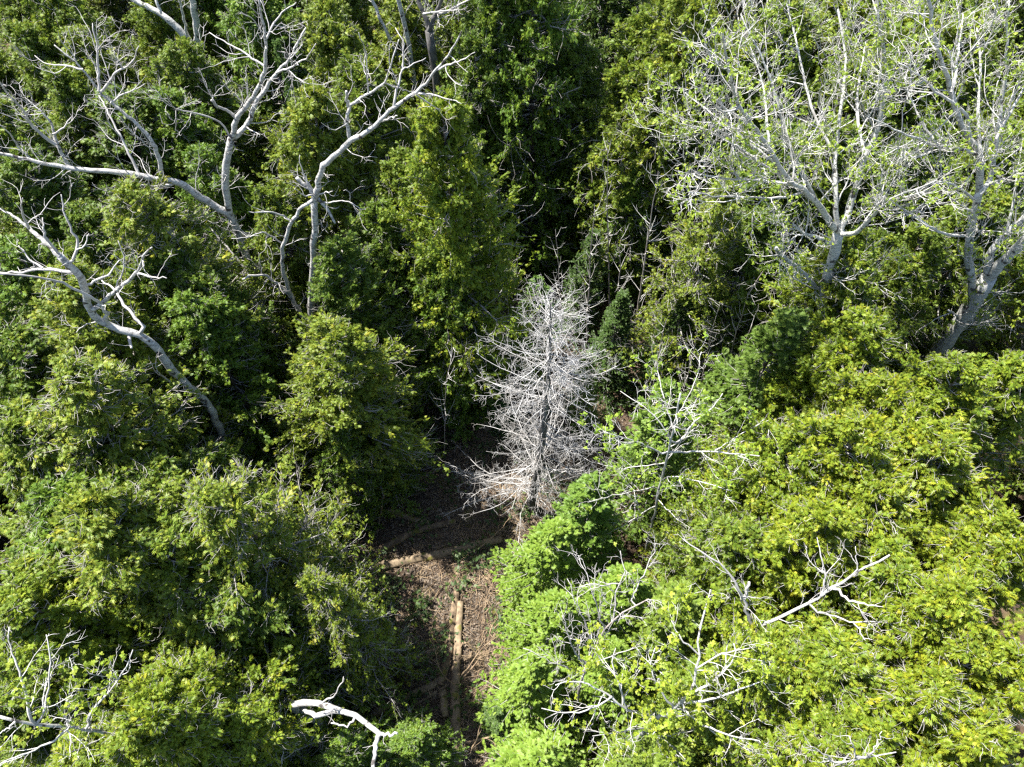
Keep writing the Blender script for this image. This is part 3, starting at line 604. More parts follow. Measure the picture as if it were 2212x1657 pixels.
# big dark forked aspen, top left
broadleaf('aspen', "large grey aspen forking into three dark stems at the top left", 'tree', (530, 500),
  [(462, 215), (451, 167), (440, 140), (424, 107)], .24, .19, [
  ([(424, 107), (397, 77), (374, 50), (347, 30), (317, 13), (290, 0), (230, -40)], .15, .08, .5), ([(430, 112), (427, 80), (424, 50), (415, 0), (405, -60)], .15, .09, -.3),
  ([(407, 85), (397, 43), (389, 0), (385, -30)], .06, .03, -.6), ([(347, 30), (338, 0), (330, -30)], .06, .04, .4), ([(424, 130), (405, 110), (390, 108)], .04, .015, -.4), ([(423, 155), (400, 135), (372, 112), (355, 103)], .04, .02, -.8)],
  'poplar', 'whitetwig', SPARSE)
broadleaf('aspen', "dark barked tall aspen with pale twiggy top, left of the huge cedar column", 'tree', (975, 540),
  [(951, 234), (944, 187), (934, 117), (927, 67)], .20, .15, [
  ([(927, 67), (919, 33), (904, 7), (890, -40)], .10, .05, .5), ([(927, 67), (937, 43), (951, 10), (965, -40)], .10, .05, -.5), ([(940, 35), (975, 20), (1010, 0), (1040, -10)], .05, .02, -1), ([(915, 30), (950, 25), (990, 20)], .04, .015, -1.5)],
  'deadtrunk', 'whitetwig', DEAD)
broadleaf('aspen', "slim grey aspen leaning left behind the upper limb of the broken aspen", 'tree', (925, 520),
  [(894, 144), (881, 100), (870, 33), (860, 0), (850, -50)], .13, .08, [([(870, 140), (850, 107), (830, 57), (817, 33), (804, 0), (790, -40)], .08, .05, .5)], 'poplar', 'whitetwig', SPARSE)

# two leafing poplars on the right
broadleaf('poplar', "pale leafing poplar with lichen grey trunk and broken side stubs, right of centre", 'tree', (1712, 930),
  [(1741, 843), (1743, 800), (1755, 759), (1765, 719), (1772, 679), (1775, 646), (1785, 596), (1803, 552), (1808, 514), (1812, 501)], 0.181, .155, [
  ([(1812, 503), (1802, 492), (1788, 471), (1765, 437), (1741, 414), (1708, 394), (1681, 360), (1661, 317), (1618, 267), (1585, 200), (1570, 140), (1560, 70)], 0.095, .02, -2.0),
  ([(1812, 500), (1825, 480), (1832, 461), (1845, 421), (1868, 334), (1895, 294), (1905, 234), (1915, 150), (1900, 60), (1890, -20)], 0.103, .025, 1.8),
  ([(1812, 507), (1830, 508), (1852, 501), (1892, 461), (1908, 434), (1958, 417), (2022, 390)], 0.073, .015, -2.2),
  ([(1806, 480), (1803, 400), (1803, 334), (1818, 234), (1830, 130), (1810, 20)], 0.073, .02, 3.2),
  ([(1795, 531), (1775, 514), (1741, 507), (1715, 484), (1695, 479)], 0.052, .035, -.5), ([(1741, 507), (1720, 508), (1705, 520)], 0.034, .012, -.5),
  ([(1715, 396), (1661, 365), (1625, 340), (1575, 303), (1520, 282), (1475, 268)], 0.047, .012, -1.5), ([(1715, 397), (1661, 390), (1591, 388), (1508, 377), (1465, 370)], 0.039, .012, -2.4),
  ([(1765, 437), (1720, 350), (1690, 270), (1672, 190), (1640, 110), (1600, 30)], 0.052, .015, 1.5), ([(1618, 267), (1570, 240), (1530, 200), (1490, 180)], 0.039, .012, -1.2),
  ([(1661, 317), (1655, 250), (1650, 180), (1620, 100)], 0.039, .012, 2), ([(1680, 358), (1620, 310), (1560, 262), (1510, 225), (1480, 200)], 0.034, .012, 1.5),
  ([(1741, 414), (1690, 430), (1620, 425), (1550, 425), (1490, 415)], 0.034, .012, -3), ([(1868, 334), (1850, 260), (1855, 180), (1870, 90)], 0.043, .015, 2.5), ([(1803, 334), (1760, 260), (1740, 180), (1720, 90), (1700, 10)], 0.043, .015, 2.5),
  ([(1771, 629), (1738, 592), (1715, 569), (1688, 552), (1676, 536)], 0.065, .055, -.8), ([(1715, 571), (1718, 590), (1712, 605)], 0.026, .012, -.3), ([(1778, 672), (1800, 662), (1818, 649), (1852, 616), (1882, 612)], 0.039, .014, -.8), ([(1845, 622), (1842, 596), (1835, 583)], 0.022, .01, 0), ([(1790, 610), (1805, 590), (1822, 575)], 0.017, .008, .3), ([(1752, 780), (1735, 775), (1727, 785)], 0.026, .015, -.4)],
  'poplar', 'livetwig', LIVE, dict(dens=.36, size=(.04, .065), per=3, color=(1.05, 1.08, .9)))
broadleaf('poplar', "thick pale leafing poplar with a low fork beside the right edge", 'tree', (1985, 905),
  [(2025, 753), (2059, 716), (2085, 679), (2109, 646), (2125, 619), (2135, 600)], 0.310, .26, [
  ([(2103, 655), (2099, 603), (2089, 553), (2092, 534), (2102, 467), (2115, 417), (2119, 334), (2095, 300), (2072, 267), (2055, 200), (2022, 100), (2005, 0), (1995, -60)], 0.146, .03, .8),
  ([(2135, 602), (2150, 580), (2175, 556), (2212, 522), (2260, 470), (2300, 380)], 0.172, .06, -.8), ([(2133, 604), (2135, 553), (2155, 523), (2175, 501), (2212, 474), (2240, 400), (2250, 300)], 0.129, .04, .6),
  ([(2103, 430), (2125, 405), (2139, 397), (2152, 300), (2162, 234), (2172, 167), (2175, 100), (2180, 0)], 0.077, .02, 1.6), ([(2112, 334), (2089, 324), (2025, 314), (1975, 297), (1925, 277), (1880, 255)], 0.052, .012, -1.8),
  ([(2095, 300), (2092, 247), (2055, 220), (2008, 187), (1985, 160), (1942, 137)], 0.047, .012, -1.2), ([(2102, 430), (2075, 407), (2048, 394), (2010, 395)], 0.043, .02, -1.5), ([(2082, 509), (2050, 508), (2025, 501), (1975, 467), (1935, 441), (1908, 427)], 0.047, .015, -1.8),
  ([(2139, 397), (2180, 385), (2230, 370)], 0.052, .03, -1), ([(2119, 334), (2110, 250), (2120, 160), (2110, 60)], 0.052, .015, 2.2), ([(2055, 200), (2070, 120), (2080, 30)], 0.039, .012, 1.8), ([(2022, 314), (1990, 260), (1960, 200), (1940, 100)], 0.034, .012, 1.5),
  ([(2072, 690), (2060, 676), (2048, 670)], 0.043, .035, -.3), ([(2152, 300), (2195, 220), (2230, 150)], 0.039, .012, 1), ([(2175, 501), (2190, 440), (2195, 380), (2210, 300)], 0.043, .015, 1.5)],
  'poplar', 'livetwig', LIVE, dict(dens=.36, size=(.042, .07), per=3, color=(1.05, 1.08, .9)))
# a third poplar farther back whose crown fills the top right
broadleaf('poplar', "leafing poplar farther back whose top fills the gap between the two big poplars", 'tree', (1905, 560),
  [(1900, 380), (1903, 300), (1915, 200), (1925, 120)], 0.138, .08, [
  ([(1910, 230), (1870, 150), (1830, 80), (1800, 10)], 0.052, .015, -1.5), ([(1915, 200), (1960, 130), (2000, 60), (2030, -10)], 0.052, .015, -1), ([(1925, 120), (1920, 60), (1900, -10)], 0.052, .02, .5), ([(1920, 150), (1965, 40), (1985, -30)], 0.043, .015, 1.5), ([(1908, 250), (1850, 190), (1780, 120), (1740, 50)], 0.043, .012, -.5)],
  'poplar', 'livetwig', LIVE, dict(dens=.5, size=(.055, .09), per=2))
broadleaf('poplar', "leafing poplar at the back of the top right, left of the other crowns", 'tree', (1720, 520),
  [(1690, 330), (1680, 250), (1665, 150), (1650, 90)], 0.120, .07, [
  ([(1672, 200), (1620, 120), (1580, 60), (1560, -10)], 0.043, .015, -1), ([(1665, 150), (1710, 80), (1740, 0)], 0.043, .015, -.6), ([(1650, 90), (1630, 30), (1610, -40)], 0.043, .015, .6), ([(1660, 130), (1675, 60), (1680, -20)], 0.039, .012, 1)],
  'poplar', 'livetwig', LIVE, dict(dens=.45, size=(.055, .085), per=2))

# small leafing tree, middle right
broadleaf('leafing_tree', "small leafing tree with level pale boughs between the grey conifer and pointed spruce", 'tree', (1388, 1215),
  [(1400, 1180), (1415, 1100), (1430, 1030), (1445, 980), (1450, 950), (1462, 900), (1470, 850)], 0.059, .02, [
  ([(1446, 978), (1475, 976), (1541, 976), (1608, 983), (1640, 985)], 0.028, .012, -1), ([(1448, 962), (1475, 950), (1498, 913), (1541, 880), (1561, 850)], 0.028, .01, .8), ([(1541, 975), (1560, 965), (1591, 943), (1635, 920), (1660, 908)], 0.020, .008, .2),
  ([(1442, 985), (1400, 965), (1350, 945), (1305, 935)], 0.025, .01, -.8), ([(1450, 945), (1420, 905), (1380, 870), (1340, 845)], 0.021, .008, .8), ([(1455, 930), (1440, 880), (1425, 830), (1420, 790)], 0.021, .008, 1.4),
  ([(1430, 1030), (1470, 1030), (1530, 1045), (1580, 1060)], 0.021, .008, -1.4), ([(1425, 1050), (1380, 1060), (1320, 1070), (1270, 1085)], 0.020, .008, -1.5), ([(1420, 1080), (1450, 1110), (1490, 1140)], 0.017, .008, -1.5), ([(1418, 1090), (1370, 1120), (1320, 1150), (1250, 1185)], 0.017, .008, -1),
  ([(1462, 900), (1490, 850), (1510, 800), (1515, 760)], 0.017, .008, 1), ([(1440, 1000), (1400, 1005), (1340, 1015), (1290, 1000)], 0.017, .008, .5)],
  'livetwig', 'livetwig', LIVE2, dict(dens=.9, size=(.05, .085), per=2, color=(.95, 1.05, .9)))

# smooth white limb, lower right
broadleaf('aspen', "smooth white barked aspen limb with dark foot rising to a bare twiggy tip, lower right", 'tree', (1500, 1520),
  [(1535, 1470, 5.0), (1560, 1430, 6.6), (1585, 1398, 7.6), (1608, 1371, 8.2), (1628, 1351, 8.6), (1661, 1341, 8.9), (1705, 1328, 9.2), (1735, 1311, 9.5), (1772, 1291, 9.8), (1805, 1268, 10.1), (1818, 1251, 10.3), (1852, 1238, 10.5), (1885, 1218, 10.7), (1922, 1199, 11.0)], .105, .02, [
  ([(1621, 1351, 8.6), (1608, 1291, 9.6), (1585, 1254, 10.2), (1558, 1221, 10.6), (1518, 1191, 11), (1475, 1164, 11.2)], .045, .01), ([(1608, 1291, 9.6), (1613, 1275, 9.9), (1618, 1257, 10.1)], .035, .03),
  ([(1805, 1268, 10.1), (1835, 1298, 10.2), (1862, 1304, 10.4), (1908, 1311, 10.5)], .035, .01), ([(1748, 1314, 9.4), (1792, 1328, 9.5), (1842, 1344, 9.6), (1912, 1344, 9.8)], .028, .008), ([(1775, 1288, 9.8), (1783, 1248, 10.3), (1775, 1194, 10.8), (1765, 1161, 11)], .028, .008),
  ([(1842, 1344, 9.6), (1870, 1380, 9.5), (1885, 1420, 9.6), (1900, 1440, 9.6)], .018, .007), ([(1852, 1238, 10.5), (1850, 1200, 10.9), (1848, 1180, 11)], .018, .007)],
  'white', 'whitetwig', dict(t0=.68, gnarl=.02, levels=[dict(dens=3.0, ln=.85, n=7, ang=(30, 75), up=.08, wig=.22), dict(dens=5.0, ln=.4, n=5, up=.1, wig=.25), dict(dens=5.0, ln=.2, n=4)]))

# grey twiggy tree above pale firs
broadleaf('bare_tree', "grey densely twigged tree with a curved white bough over the pale firs, lower centre right", 'tree', (1228, 1560),
  [(1244, 1531, 2.5), (1251, 1485, 4.5), (1264, 1438, 6), (1284, 1398, 7), (1304, 1364, 7.6), (1328, 1331, 8.2), (1358, 1308, 8.6), (1401, 1294, 9)], 0.058, .015, [
  ([(1264, 1438, 6), (1238, 1404, 7.2), (1225, 1371, 8), (1214, 1330, 8.6)], 0.027, .01), ([(1258, 1450, 5.6), (1215, 1440, 6.6), (1170, 1420, 7.2), (1130, 1400, 7.5)], 0.023, .008), ([(1284, 1398, 7), (1262, 1340, 8), (1240, 1290, 8.8), (1225, 1250, 9.2)], 0.023, .008),
  ([(1304, 1364, 7.6), (1290, 1310, 8.5), (1275, 1260, 9.2), (1250, 1200, 9.6)], 0.022, .008), ([(1328, 1331, 8.2), (1330, 1280, 8.8), (1350, 1240, 9.4), (1340, 1190, 9.8)], 0.023, .008), ([(1358, 1308, 8.6), (1375, 1270, 9), (1400, 1220, 9.6), (1420, 1180, 9.9)], 0.020, .008), ([(1264, 1438, 6), (1310, 1420, 7), (1370, 1400, 7.6)], 0.020, .008), ([(1340, 1262, 9), (1300, 1262, 9.3), (1255, 1268, 9.4)], 0.020, .008)],
  'sapling', 'whitetwig', dict(t0=.4, gnarl=.02, levels=[dict(dens=3.2, ln=.95, n=6, ang=(25, 65), up=.06, wig=.2), dict(dens=5.5, ln=.42, n=5, wig=.22), dict(dens=5.5, ln=.2, n=4)]), dict(dens=.12, size=(.05, .08), per=1))

# yellow leafy poplar, bottom right of centre
broadleaf('leafing_poplar', "poplar covered in yellow green new leaves near the bottom, right of the pale firs", 'tree', (1345, 1625),
  [(1375, 1595, 4), (1391, 1581, 5.5), (1414, 1555, 7), (1455, 1535, 8), (1490, 1500, 8.8), (1508, 1474, 9.2), (1501, 1404, 10), (1511, 1371, 10.3), (1521, 1321, 10.7), (1535, 1274, 11)], 0.086, .015, [
  ([(1414, 1555, 7), (1408, 1545, 7.2), (1354, 1535, 8), (1321, 1505, 8.6), (1258, 1468, 9.2), (1200, 1480, 9.4)], 0.039, .01), ([(1354, 1535, 8), (1340, 1480, 9), (1320, 1440, 9.4), (1330, 1400, 9.8)], 0.027, .01), ([(1455, 1535, 8), (1420, 1480, 9), (1400, 1440, 9.5), (1415, 1400, 9.8)], 0.031, .01),
  ([(1490, 1500, 8.8), (1545, 1470, 9.2), (1590, 1420, 9.8), (1585, 1390, 10)], 0.031, .01), ([(1475, 1520, 8.4), (1540, 1510, 9), (1600, 1490, 9.4), (1650, 1470, 9.6)], 0.031, .01), ([(1470, 1525, 8.2), (1510, 1560, 8.6), (1570, 1590, 9), (1640, 1600, 9.2)], 0.027, .01), ([(1321, 1505, 8.6), (1280, 1530, 9), (1225, 1545, 9.2), (1170, 1530, 9.4)], 0.023, .008),
  ([(1391, 1581, 5.5), (1440, 1600, 7), (1480, 1640, 8)], 0.027, .01), ([(1400, 1570, 6.2), (1340, 1580, 7.5), (1280, 1590, 8.4)], 0.023, .008), ([(1501, 1404, 10), (1470, 1380, 10.3), (1450, 1340, 10.6)], 0.020, .008), ([(1508, 1440, 9.6), (1560, 1410, 10), (1620, 1400, 10.2)], 0.020, .008)],
  'poplar', 'livetwig', LIVE2, dict(dens=1.0, size=(.06, .10), per=3, color=(1.1, 1.05, .8)))

# leafy branch bottom left
broadleaf('leafing_poplar', "leaning leafy poplar with white boughs in the lower left corner", 'tree', (420, 1650),
  [(300, 1610, 5.5), (264, 1598, 7), (230, 1588, 7.8), (200, 1575, 8.4), (167, 1572, 8.8), (127, 1568, 9.2), (67, 1568, 9.7), (33, 1561, 10), (-10, 1546, 10.3)], 0.070, .03, [
  ([(190, 1574, 8.5), (195, 1535, 9), (220, 1511, 9.4), (247, 1481, 9.8), (270, 1445, 10.2), (287, 1404, 10.6)], 0.035, .01), ([(197, 1531, 9), (173, 1498, 9.5), (160, 1464, 9.9), (150, 1420, 10.2)], 0.023, .008), ([(70, 1566, 9.7), (60, 1515, 10.2), (47, 1464, 10.7), (30, 1421, 11), (17, 1381, 11.3), (20, 1354, 11.4)], 0.035, .01),
  ([(85, 1568, 9.6), (107, 1481, 10.3), (110, 1421, 10.8), (100, 1371, 11.1)], 0.027, .01), ([(150, 1570, 9), (120, 1600, 9), (60, 1625, 9.2), (0, 1650, 9.4)], 0.027, .01), ([(140, 1569, 9.1), (155, 1600, 9), (150, 1640, 9.2)], 0.017, .008), ([(33, 1561, 10), (0, 1585, 10)], 0.023, .01), ([(160, 1572, 8.9), (130, 1535, 9.5), (128, 1500, 10)], 0.020, .008)],
  'poplar', 'livetwig', LIVE2, dict(dens=.75, size=(.055, .09), per=2, color=(1.05, 1.05, .85)))

# bleached broken stem, bottom left of centre
broadleaf('broken_stem', "bleached white broken stem with a hollow splintered end at the bottom left of centre", 'dead tree', (640, 1600),
  [(700, 1560, 4.6), (600, 1522, 6.0), (654, 1513, 6.6), (690, 1519, 7.0), (737, 1527, 7.3), (770, 1548, 7.6), (804, 1572, 7.9), (820, 1585, 8.0)], .16, .055, [
  ([(820, 1584, 8.0), (840, 1588, 8.1), (858, 1584, 8.2)], .045, .025), ([(818, 1582, 8.0), (811, 1610, 8.1), (808, 1640, 8.2), (806, 1680, 8.3)], .06, .035), ([(745, 1530, 7.3), (715, 1535, 7.6), (690, 1545, 7.8)], .03, .02), ([(770, 1552, 7.6), (745, 1570, 7.6), (715, 1562, 7.7)], .03, .015), ([(690, 1518, 7), (720, 1505, 7.5), (735, 1480, 7.9), (742, 1462, 8.1)], .025, .01), ([(730, 1530, 7.2), (700, 1545, 7.0), (665, 1540, 6.6), (650, 1528, 6.2)], .07, .05)],
  'white', 'whitetwig', dict(t0=.75, gnarl=.02, levels=[dict(dens=.7, ln=.6, n=5, wig=.3), dict(dens=1.2, ln=.3, n=4)]))
broadleaf('bare_shrub', "bare grey shrub branches fanning out below the bleached broken stem", 'shrub', (720, 1640),
  [(701, 1612, 3.5), (664, 1585, 5), (617, 1572, 6), (567, 1535, 6.8)], .045, .012, [
  ([(664, 1585, 5), (600, 1590, 5.8), (540, 1595, 6.2), (470, 1605, 6.5)], .02, .007), ([(680, 1595, 4.5), (640, 1620, 5.4), (600, 1650, 6)], .02, .007), ([(617, 1572, 6), (612, 1610, 6.3), (610, 1650, 6.5)], .018, .007), ([(600, 1562, 6.2), (575, 1590, 6.5), (560, 1640, 6.7)], .018, .007), ([(690, 1605, 4), (700, 1630, 5), (690, 1670, 5.5)], .02, .008), ([(650, 1582, 5.3), (590, 1545, 6.3), (540, 1520, 6.8)], .018, .007)],
  'whitetwig', 'whitetwig', dict(t0=.3, gnarl=.02, levels=[dict(dens=2.6, ln=.8, n=6, up=.05, wig=.2), dict(dens=3.0, ln=.35, n=4)]))
broadleaf('bare_tree', "bare pinkish twig tips at the bottom edge on the right", 'shrub', (1730, 1700),
  [(1770, 1670, 8), (1800, 1655, 9.5), (1850, 1640, 10.4), (1900, 1628, 11), (1935, 1625, 11.3)], .05, .01, [
  ([(1850, 1640, 10.4), (1840, 1610, 11), (1835, 1590, 11.2)], .02, .007), ([(1810, 1652, 9.7), (1780, 1625, 10.4), (1750, 1612, 10.8)], .02, .007), ([(1880, 1633, 10.8), (1900, 1600, 11.2), (1905, 1580, 11.4)], .018, .007)],
  'whitetwig', 'whitetwig', dict(t0=.5, gnarl=.02, levels=[dict(dens=4.2, ln=.6, n=5, up=.08, wig=.2), dict(dens=4.5, ln=.25, n=4)]))

# grey dead conifer in the middle
def dead_conifer():
    B = at_z(1146, 1100); B[2] = ground_h(B[0], B[1]) - .05; Y = B[1]
    e = thing('dead_conifer', B, "grey leafless dead conifer bristling with fine twigs in the middle of the picture", 'dead tree')
    T = resample(np.vstack([B[None], trace([(1150, 1075), (1165, 1000), (1178, 900), (1186, 800), (1190, 720), (1189, 655)], Y)]), 22)
    R = np.linspace(.18, .025, 22) * rng.uniform(.93, 1.07, 22); V, F = tubes(T[None] - B, R[None], 10, cap=True)
    link('trunk', mesh_from('trunk', V, F, M['deadtrunk'], smooth=True), e)
    nl = 165; f = .11 + .885 * np.sort(rng.random(nl) ** .9); O, _ = lerp_along(T[None], f[None]); O = O[0]
    az = np.arange(nl) * 2.39996 + rng.normal(0, .8, nl); snap = np.where(rng.random(nl) < .25, rng.uniform(.25, .6, nl), 1.0); ln = (3.0 * (1 - f) ** .6 * rng.uniform(.6, 1.3, nl) + .5) * (1 - .3 * np.exp(-((f - .5) / .07) ** 2))
    ln *= snap; ln *= 1 - .5 * np.exp(-(((az % 6.2832) - 4.712) / .5) ** 2)
    D = np.stack([np.cos(az), np.sin(az), rng.normal(-.16, .16, nl) + .55 * np.clip(f - .55, 0, 1)], -1); D = norm(D); P = [O]; c = O
    for s in range(8):
        c = c + D * (ln / 8)[:, None]; P.append(c); D = norm(D + np.array([0, 0, .055]) + rng.normal(0, .13, D.shape))
    P = np.stack(P, 1); Rl = (.0065 + .0042 * ln)[:, None] * np.linspace(1, .35, 9)
    P2, R2 = grow(P, Rl, 7.5, .72, 7, (30, 80), .0, .24, rmin=.0056, t0=.12); P3, R3 = grow(P2, R2, 7.5, .27, 5, (30, 85), .0, .3, rmin=.0048)
    for i in range(nl):
        if ln[i] > 1.1:
            v, fc = tubes(P[i:i + 1] - B, Rl[i:i + 1], 5); link('limb', mesh_from('limb', v, fc, M['deadfir']), e)
    sm = ln <= 1.1
    o = link('twigs', mesh_from('twigs', *join([tubes(P[sm] - B, Rl[sm], 4), tubes(P2 - B, R2, 3), tubes(P3 - B, R3, 3)]), M['deadfir']), e); o['kind'] = 'stuff'
dead_conifer()

# bare saplings
SAP = dict(t0=.25, gnarl=.015, levels=[dict(dens=4.0, ln=1.1, n=7, ang=(40, 75), up=.22, wig=.1, rmin=.008, tipshort=.3), dict(dens=2.2, ln=.4, n=4, up=.15, wig=.15, rmin=.006)])
for lab, base, tr, r in [
  ("tall bare sapling with forked pale stem in front of the shady gap, right of centre", (1362, 790), [(1368, 750), (1385, 620), (1397, 540), (1402, 490), (1415, 420), (1422, 370)], .065),
  ("thin grey bare sapling rising along the sunlit cedar's edge in the deep gap", (1318, 700), [(1314, 560), (1312, 450), (1311, 380), (1312, 320)], .045),
  ("bare upright sapling just above the grey dead conifer's tip", (1214, 760), [(1212, 680), (1208, 600), (1204, 540), (1200, 495)], .045),
  ("bare sapling with upcurved twigs right of the grey dead conifer's tip", (1268, 770), [(1270, 660), (1274, 570), (1280, 480), (1284, 440)], .045),
  ("slanting bare sapling against the black gap left of the pointed spruce", (1560, 880), [(1588, 729), (1601, 686), (1618, 629), (1632, 600), (1648, 586)], .045),
  ("second slanting bare sapling lower in the black gap left of the pointed spruce", (1500, 905), [(1520, 800), (1532, 740), (1545, 690), (1556, 655)], .04),
  ("small bare sapling in the dark left of the grey dead conifer", (958, 985), [(960, 940), (962, 880), (964, 813), (974, 786), (979, 750)], .025),
  ("bare sapling in front of the little shaded fir, centre", (1095, 830), [(1098, 690), (1096, 620), (1100, 560), (1104, 520)], .025),
  ("bare sapling behind the leafing tree in the middle right", (1400, 960), [(1405, 880), (1415, 800), (1428, 740), (1440, 690)], .04),
  ("pale bare sapling close to the right side of the tall forked sapling", (1440, 800), [(1446, 700), (1452, 620), (1462, 550), (1470, 500)], .04),
  ("bare sapling with long level twigs left of the tall forked sapling", (1330, 780), [(1332, 700), (1336, 620), (1340, 560), (1342, 515)], .04),
  ("bare sapling leaning right at the black gap's lower end", (1560, 930), [(1572, 850), (1590, 790), (1608, 740), (1625, 700)], .04),
  ("whippy bare sapling between the leafing tree and the pointed spruce", (1470, 930), [(1478, 850), (1490, 790), (1502, 730)], .035)]:
    broadleaf('bare_sapling', lab, 'sapling', base, tr, r, .008, [], 'sapling', 'livetwig', SAP, group='bare saplings round the shady gap')

# ------------------------------------------------------------------ clearing floor: logs, sticks, leaf litter
def fallen_log(label, pts, r0, r1, mat='log', stubs=3, lift=.4, cat='log', name='fallen_log', group='logs lying in the clearing'):
    q = []
    for p in pts:
        g = at_z(p[0], p[1], 0.1); z = (p[2] if len(p) > 2 else 0) + ground_h(g[0], g[1]) + lift * r0; q.append(at_z(p[0], p[1], z))
    r0, r1 = r0 * 1.22, r1 * 1.22; P = resample(np.array(q), max(14, 3 * len(q))); P[1:-1] += rng.normal(0, r0 * .07, P[1:-1].shape)
    B = P[0].copy(); e = thing(name, B, label, cat, group)
    n = len(P); s = 14; V, F = tubes(P[None] - B, (np.linspace(r0, r1, n) * rng.uniform(.92, 1.08, n))[None], s, cap=True)
    ctr = np.repeat(np.vstack([P, P[-1:]]) - B, s, 0)
    V = ctr + (V - ctr) * (1 + np.tile(rng.normal(0, .055, s), n + 1) + rng.normal(0, .03, len(V)))[:, None]
    # start cap
    V = np.vstack([V, (P[0] - (P[1] - P[0]) * .01 - B)[None]]); c = len(V) - 1
    F = np.vstack([F, [[c, (k + 1) % s, k, c] for k in range(s)]]) if False else F
    Vc = np.vstack([V[:s], V[c:c + 1]])
    link('stem', mesh_from('stem', V[:-1], F, M[mat], smooth=True), e)
    link('cut_end', mesh_from('cut_end', Vc, [[s, (k + 1) % s, k] for k in range(s)], M['paleLog']), e)
    for k in range(stubs):
        i = rng.integers(2, n - 2); d = norm(rng.normal(0, 1, 3) * np.array([1, 1, .5]) + np.array([0, 0, .6])); L = rng.uniform(.25, .7)
        Q = np.array([P[i] + d * L * t + rng.normal(0, .012, 3) for t in np.linspace(0, 1, 5)]); Q[0] = P[i]
        v, f = tubes(Q[None] - B, np.linspace(r0 * .22, r0 * .08, 5)[None], 6, cap=True); link('branch_stub', mesh_from('branch_stub', v, f, M['stick']), e)
fallen_log("long straight mossy brown log running up from the bottom edge", [(990, 1700), (987, 1657), (984, 1570), (983, 1504), (985, 1438), (988, 1388), (991, 1340), (994, 1300)], .175, .11, 'paleLog', 6)
fallen_log("thinner dark log lying close along the left of the long straight one", [(950, 1480), (958, 1452), (966, 1425), (971, 1394), (976, 1354), (981, 1311), (987, 1275), (991, 1258)], .13, .09, 'log', 2)
fallen_log("thick sunlit log crossing the clearing at the upper edge of the sunny patch", [(787, 1229), (837, 1219), (897, 1206), (954, 1195), (1004, 1185), (1037, 1174), (1085, 1163)], .15, .12, 'paleLog', 4)
fallen_log("dark log slanting down left above the thick sunlit log", [(700, 1236), (737, 1221), (787, 1204), (830, 1184), (870, 1161), (897, 1147), (937, 1137), (985, 1125)], .15, .09, 'log', 4)
fallen_log("short dark log pointing at the long log from the left", [(855, 1434), (900, 1423), (935, 1410), (965, 1396)], .125, .11, 'log', 2)
fallen_log("brown log slanting from the long log down left near the bottom", [(955, 1468), (920, 1488), (894, 1499), (847, 1522), (800, 1545)], .11, .09, 'paleLog', 2)
fallen_log("slim pole beside the brown slanting log near the bottom", [(965, 1480), (930, 1503), (890, 1528)], .05, .04, 'paleLog', 1)
fallen_log("pale short log half hidden under the fir at the right rim of the clearing", [(1062, 1376), (1091, 1358), (1114, 1338), (1140, 1318)], .085, .08, 'paleLog', 1)
fallen_log("long shaded log in the dark above the clearing", [(800, 1098), (837, 1076), (870, 1058), (904, 1036), (940, 1016), (985, 992)], .10, .07, 'log', 4)
fallen_log("leaning brown log by the roots in the shade left of the grey dead conifer", [(1058, 930, 0), (1035, 902, .3), (1012, 872, .7), (1000, 858, .9)], .17, .15, 'paleLog', 1)
fallen_log("mossy rotten log in a sun fleck above the dark slanting log", [(838, 1102), (862, 1110), (888, 1122), (925, 1128)], .11, .09, 'paleLog', 1)
fallen_log("slab of reddish bark lying left of the long log near the bottom", [(955, 1490), (958, 1515), (962, 1550)], .13, .12, 'paleLog', 0)
fallen_log("crooked root log in the shade at the left end of the crossing logs", [(712, 1240), (700, 1210), (690, 1170), (688, 1140)], .12, .09, 'log', 2)
fallen_log("bleached dry pole standing askew by the sun fleck", [(815, 1150, 0), (822, 1110, .8), (830, 1068, 1.6)], .035, .025, 'paleLog', 2, cat='pole')

# larger dry branches one can single out
def dry_branch(label, pts, r, hs=0):
    q = np.array([at_z(*p) for p in pts]); P = resample(q, 10); P[1:-1] += rng.normal(0, .02, P[1:-1].shape); B = P[0].copy()
    e = thing('dry_branch', B, label, 'branch', 'dry branches lying about the clearing')
    R = np.linspace(r, r * .35, 10); v, f = tubes(P[None] - B, R[None], 7, cap=True); link('stem', mesh_from('stem', v, f, M['stick']), e)
    P2, R2 = grow(P[None], R[None], 2.4, .75, 6, (25, 65), .05, .14, t0=.15); P3, R3 = grow(P2, R2, 2.2, .3, 4, wig=.2)
    o = link('twigs', mesh_from('twigs', *join([tubes(P2 - B, R2, 4), tubes(P3 - B, R3, 3)]), M['stick']), e); o['kind'] = 'stuff'
dry_branch("dry forked branch standing up right of the long log", [(1000, 1465, .3), (1030, 1432, .9), (1050, 1405, 1.5), (1062, 1352, 2.2)], .03)
dry_branch("second dry branch crossing the forked one right of the long log", [(995, 1462, .3), (1020, 1430, 1), (1045, 1395, 1.6), (1078, 1372, 2.2)], .028)
dry_branch("pale dry branch reaching from the long log to the lower right fir", [(1000, 1605, .3), (1060, 1595, .8), (1115, 1575, 1.4), (1180, 1545, 2.2)], .035)
dry_branch("pale upright dry branch left of the long log", [(985, 1480, .2), (950, 1455, .8), (942, 1420, 1.3), (935, 1372, 2.0)], .026)
dry_branch("thin dry root across the sunny leaf litter", [(1138, 1303, .06), (1110, 1292, .12), (1080, 1280, .1), (1058, 1268, .06)], .028)
dry_branch("dry branch fanning out of the ground right of the bottom log end", [(1010, 1640, .1), (1030, 1600, .7), (1040, 1560, 1.3), (1060, 1520, 1.9)], .028)
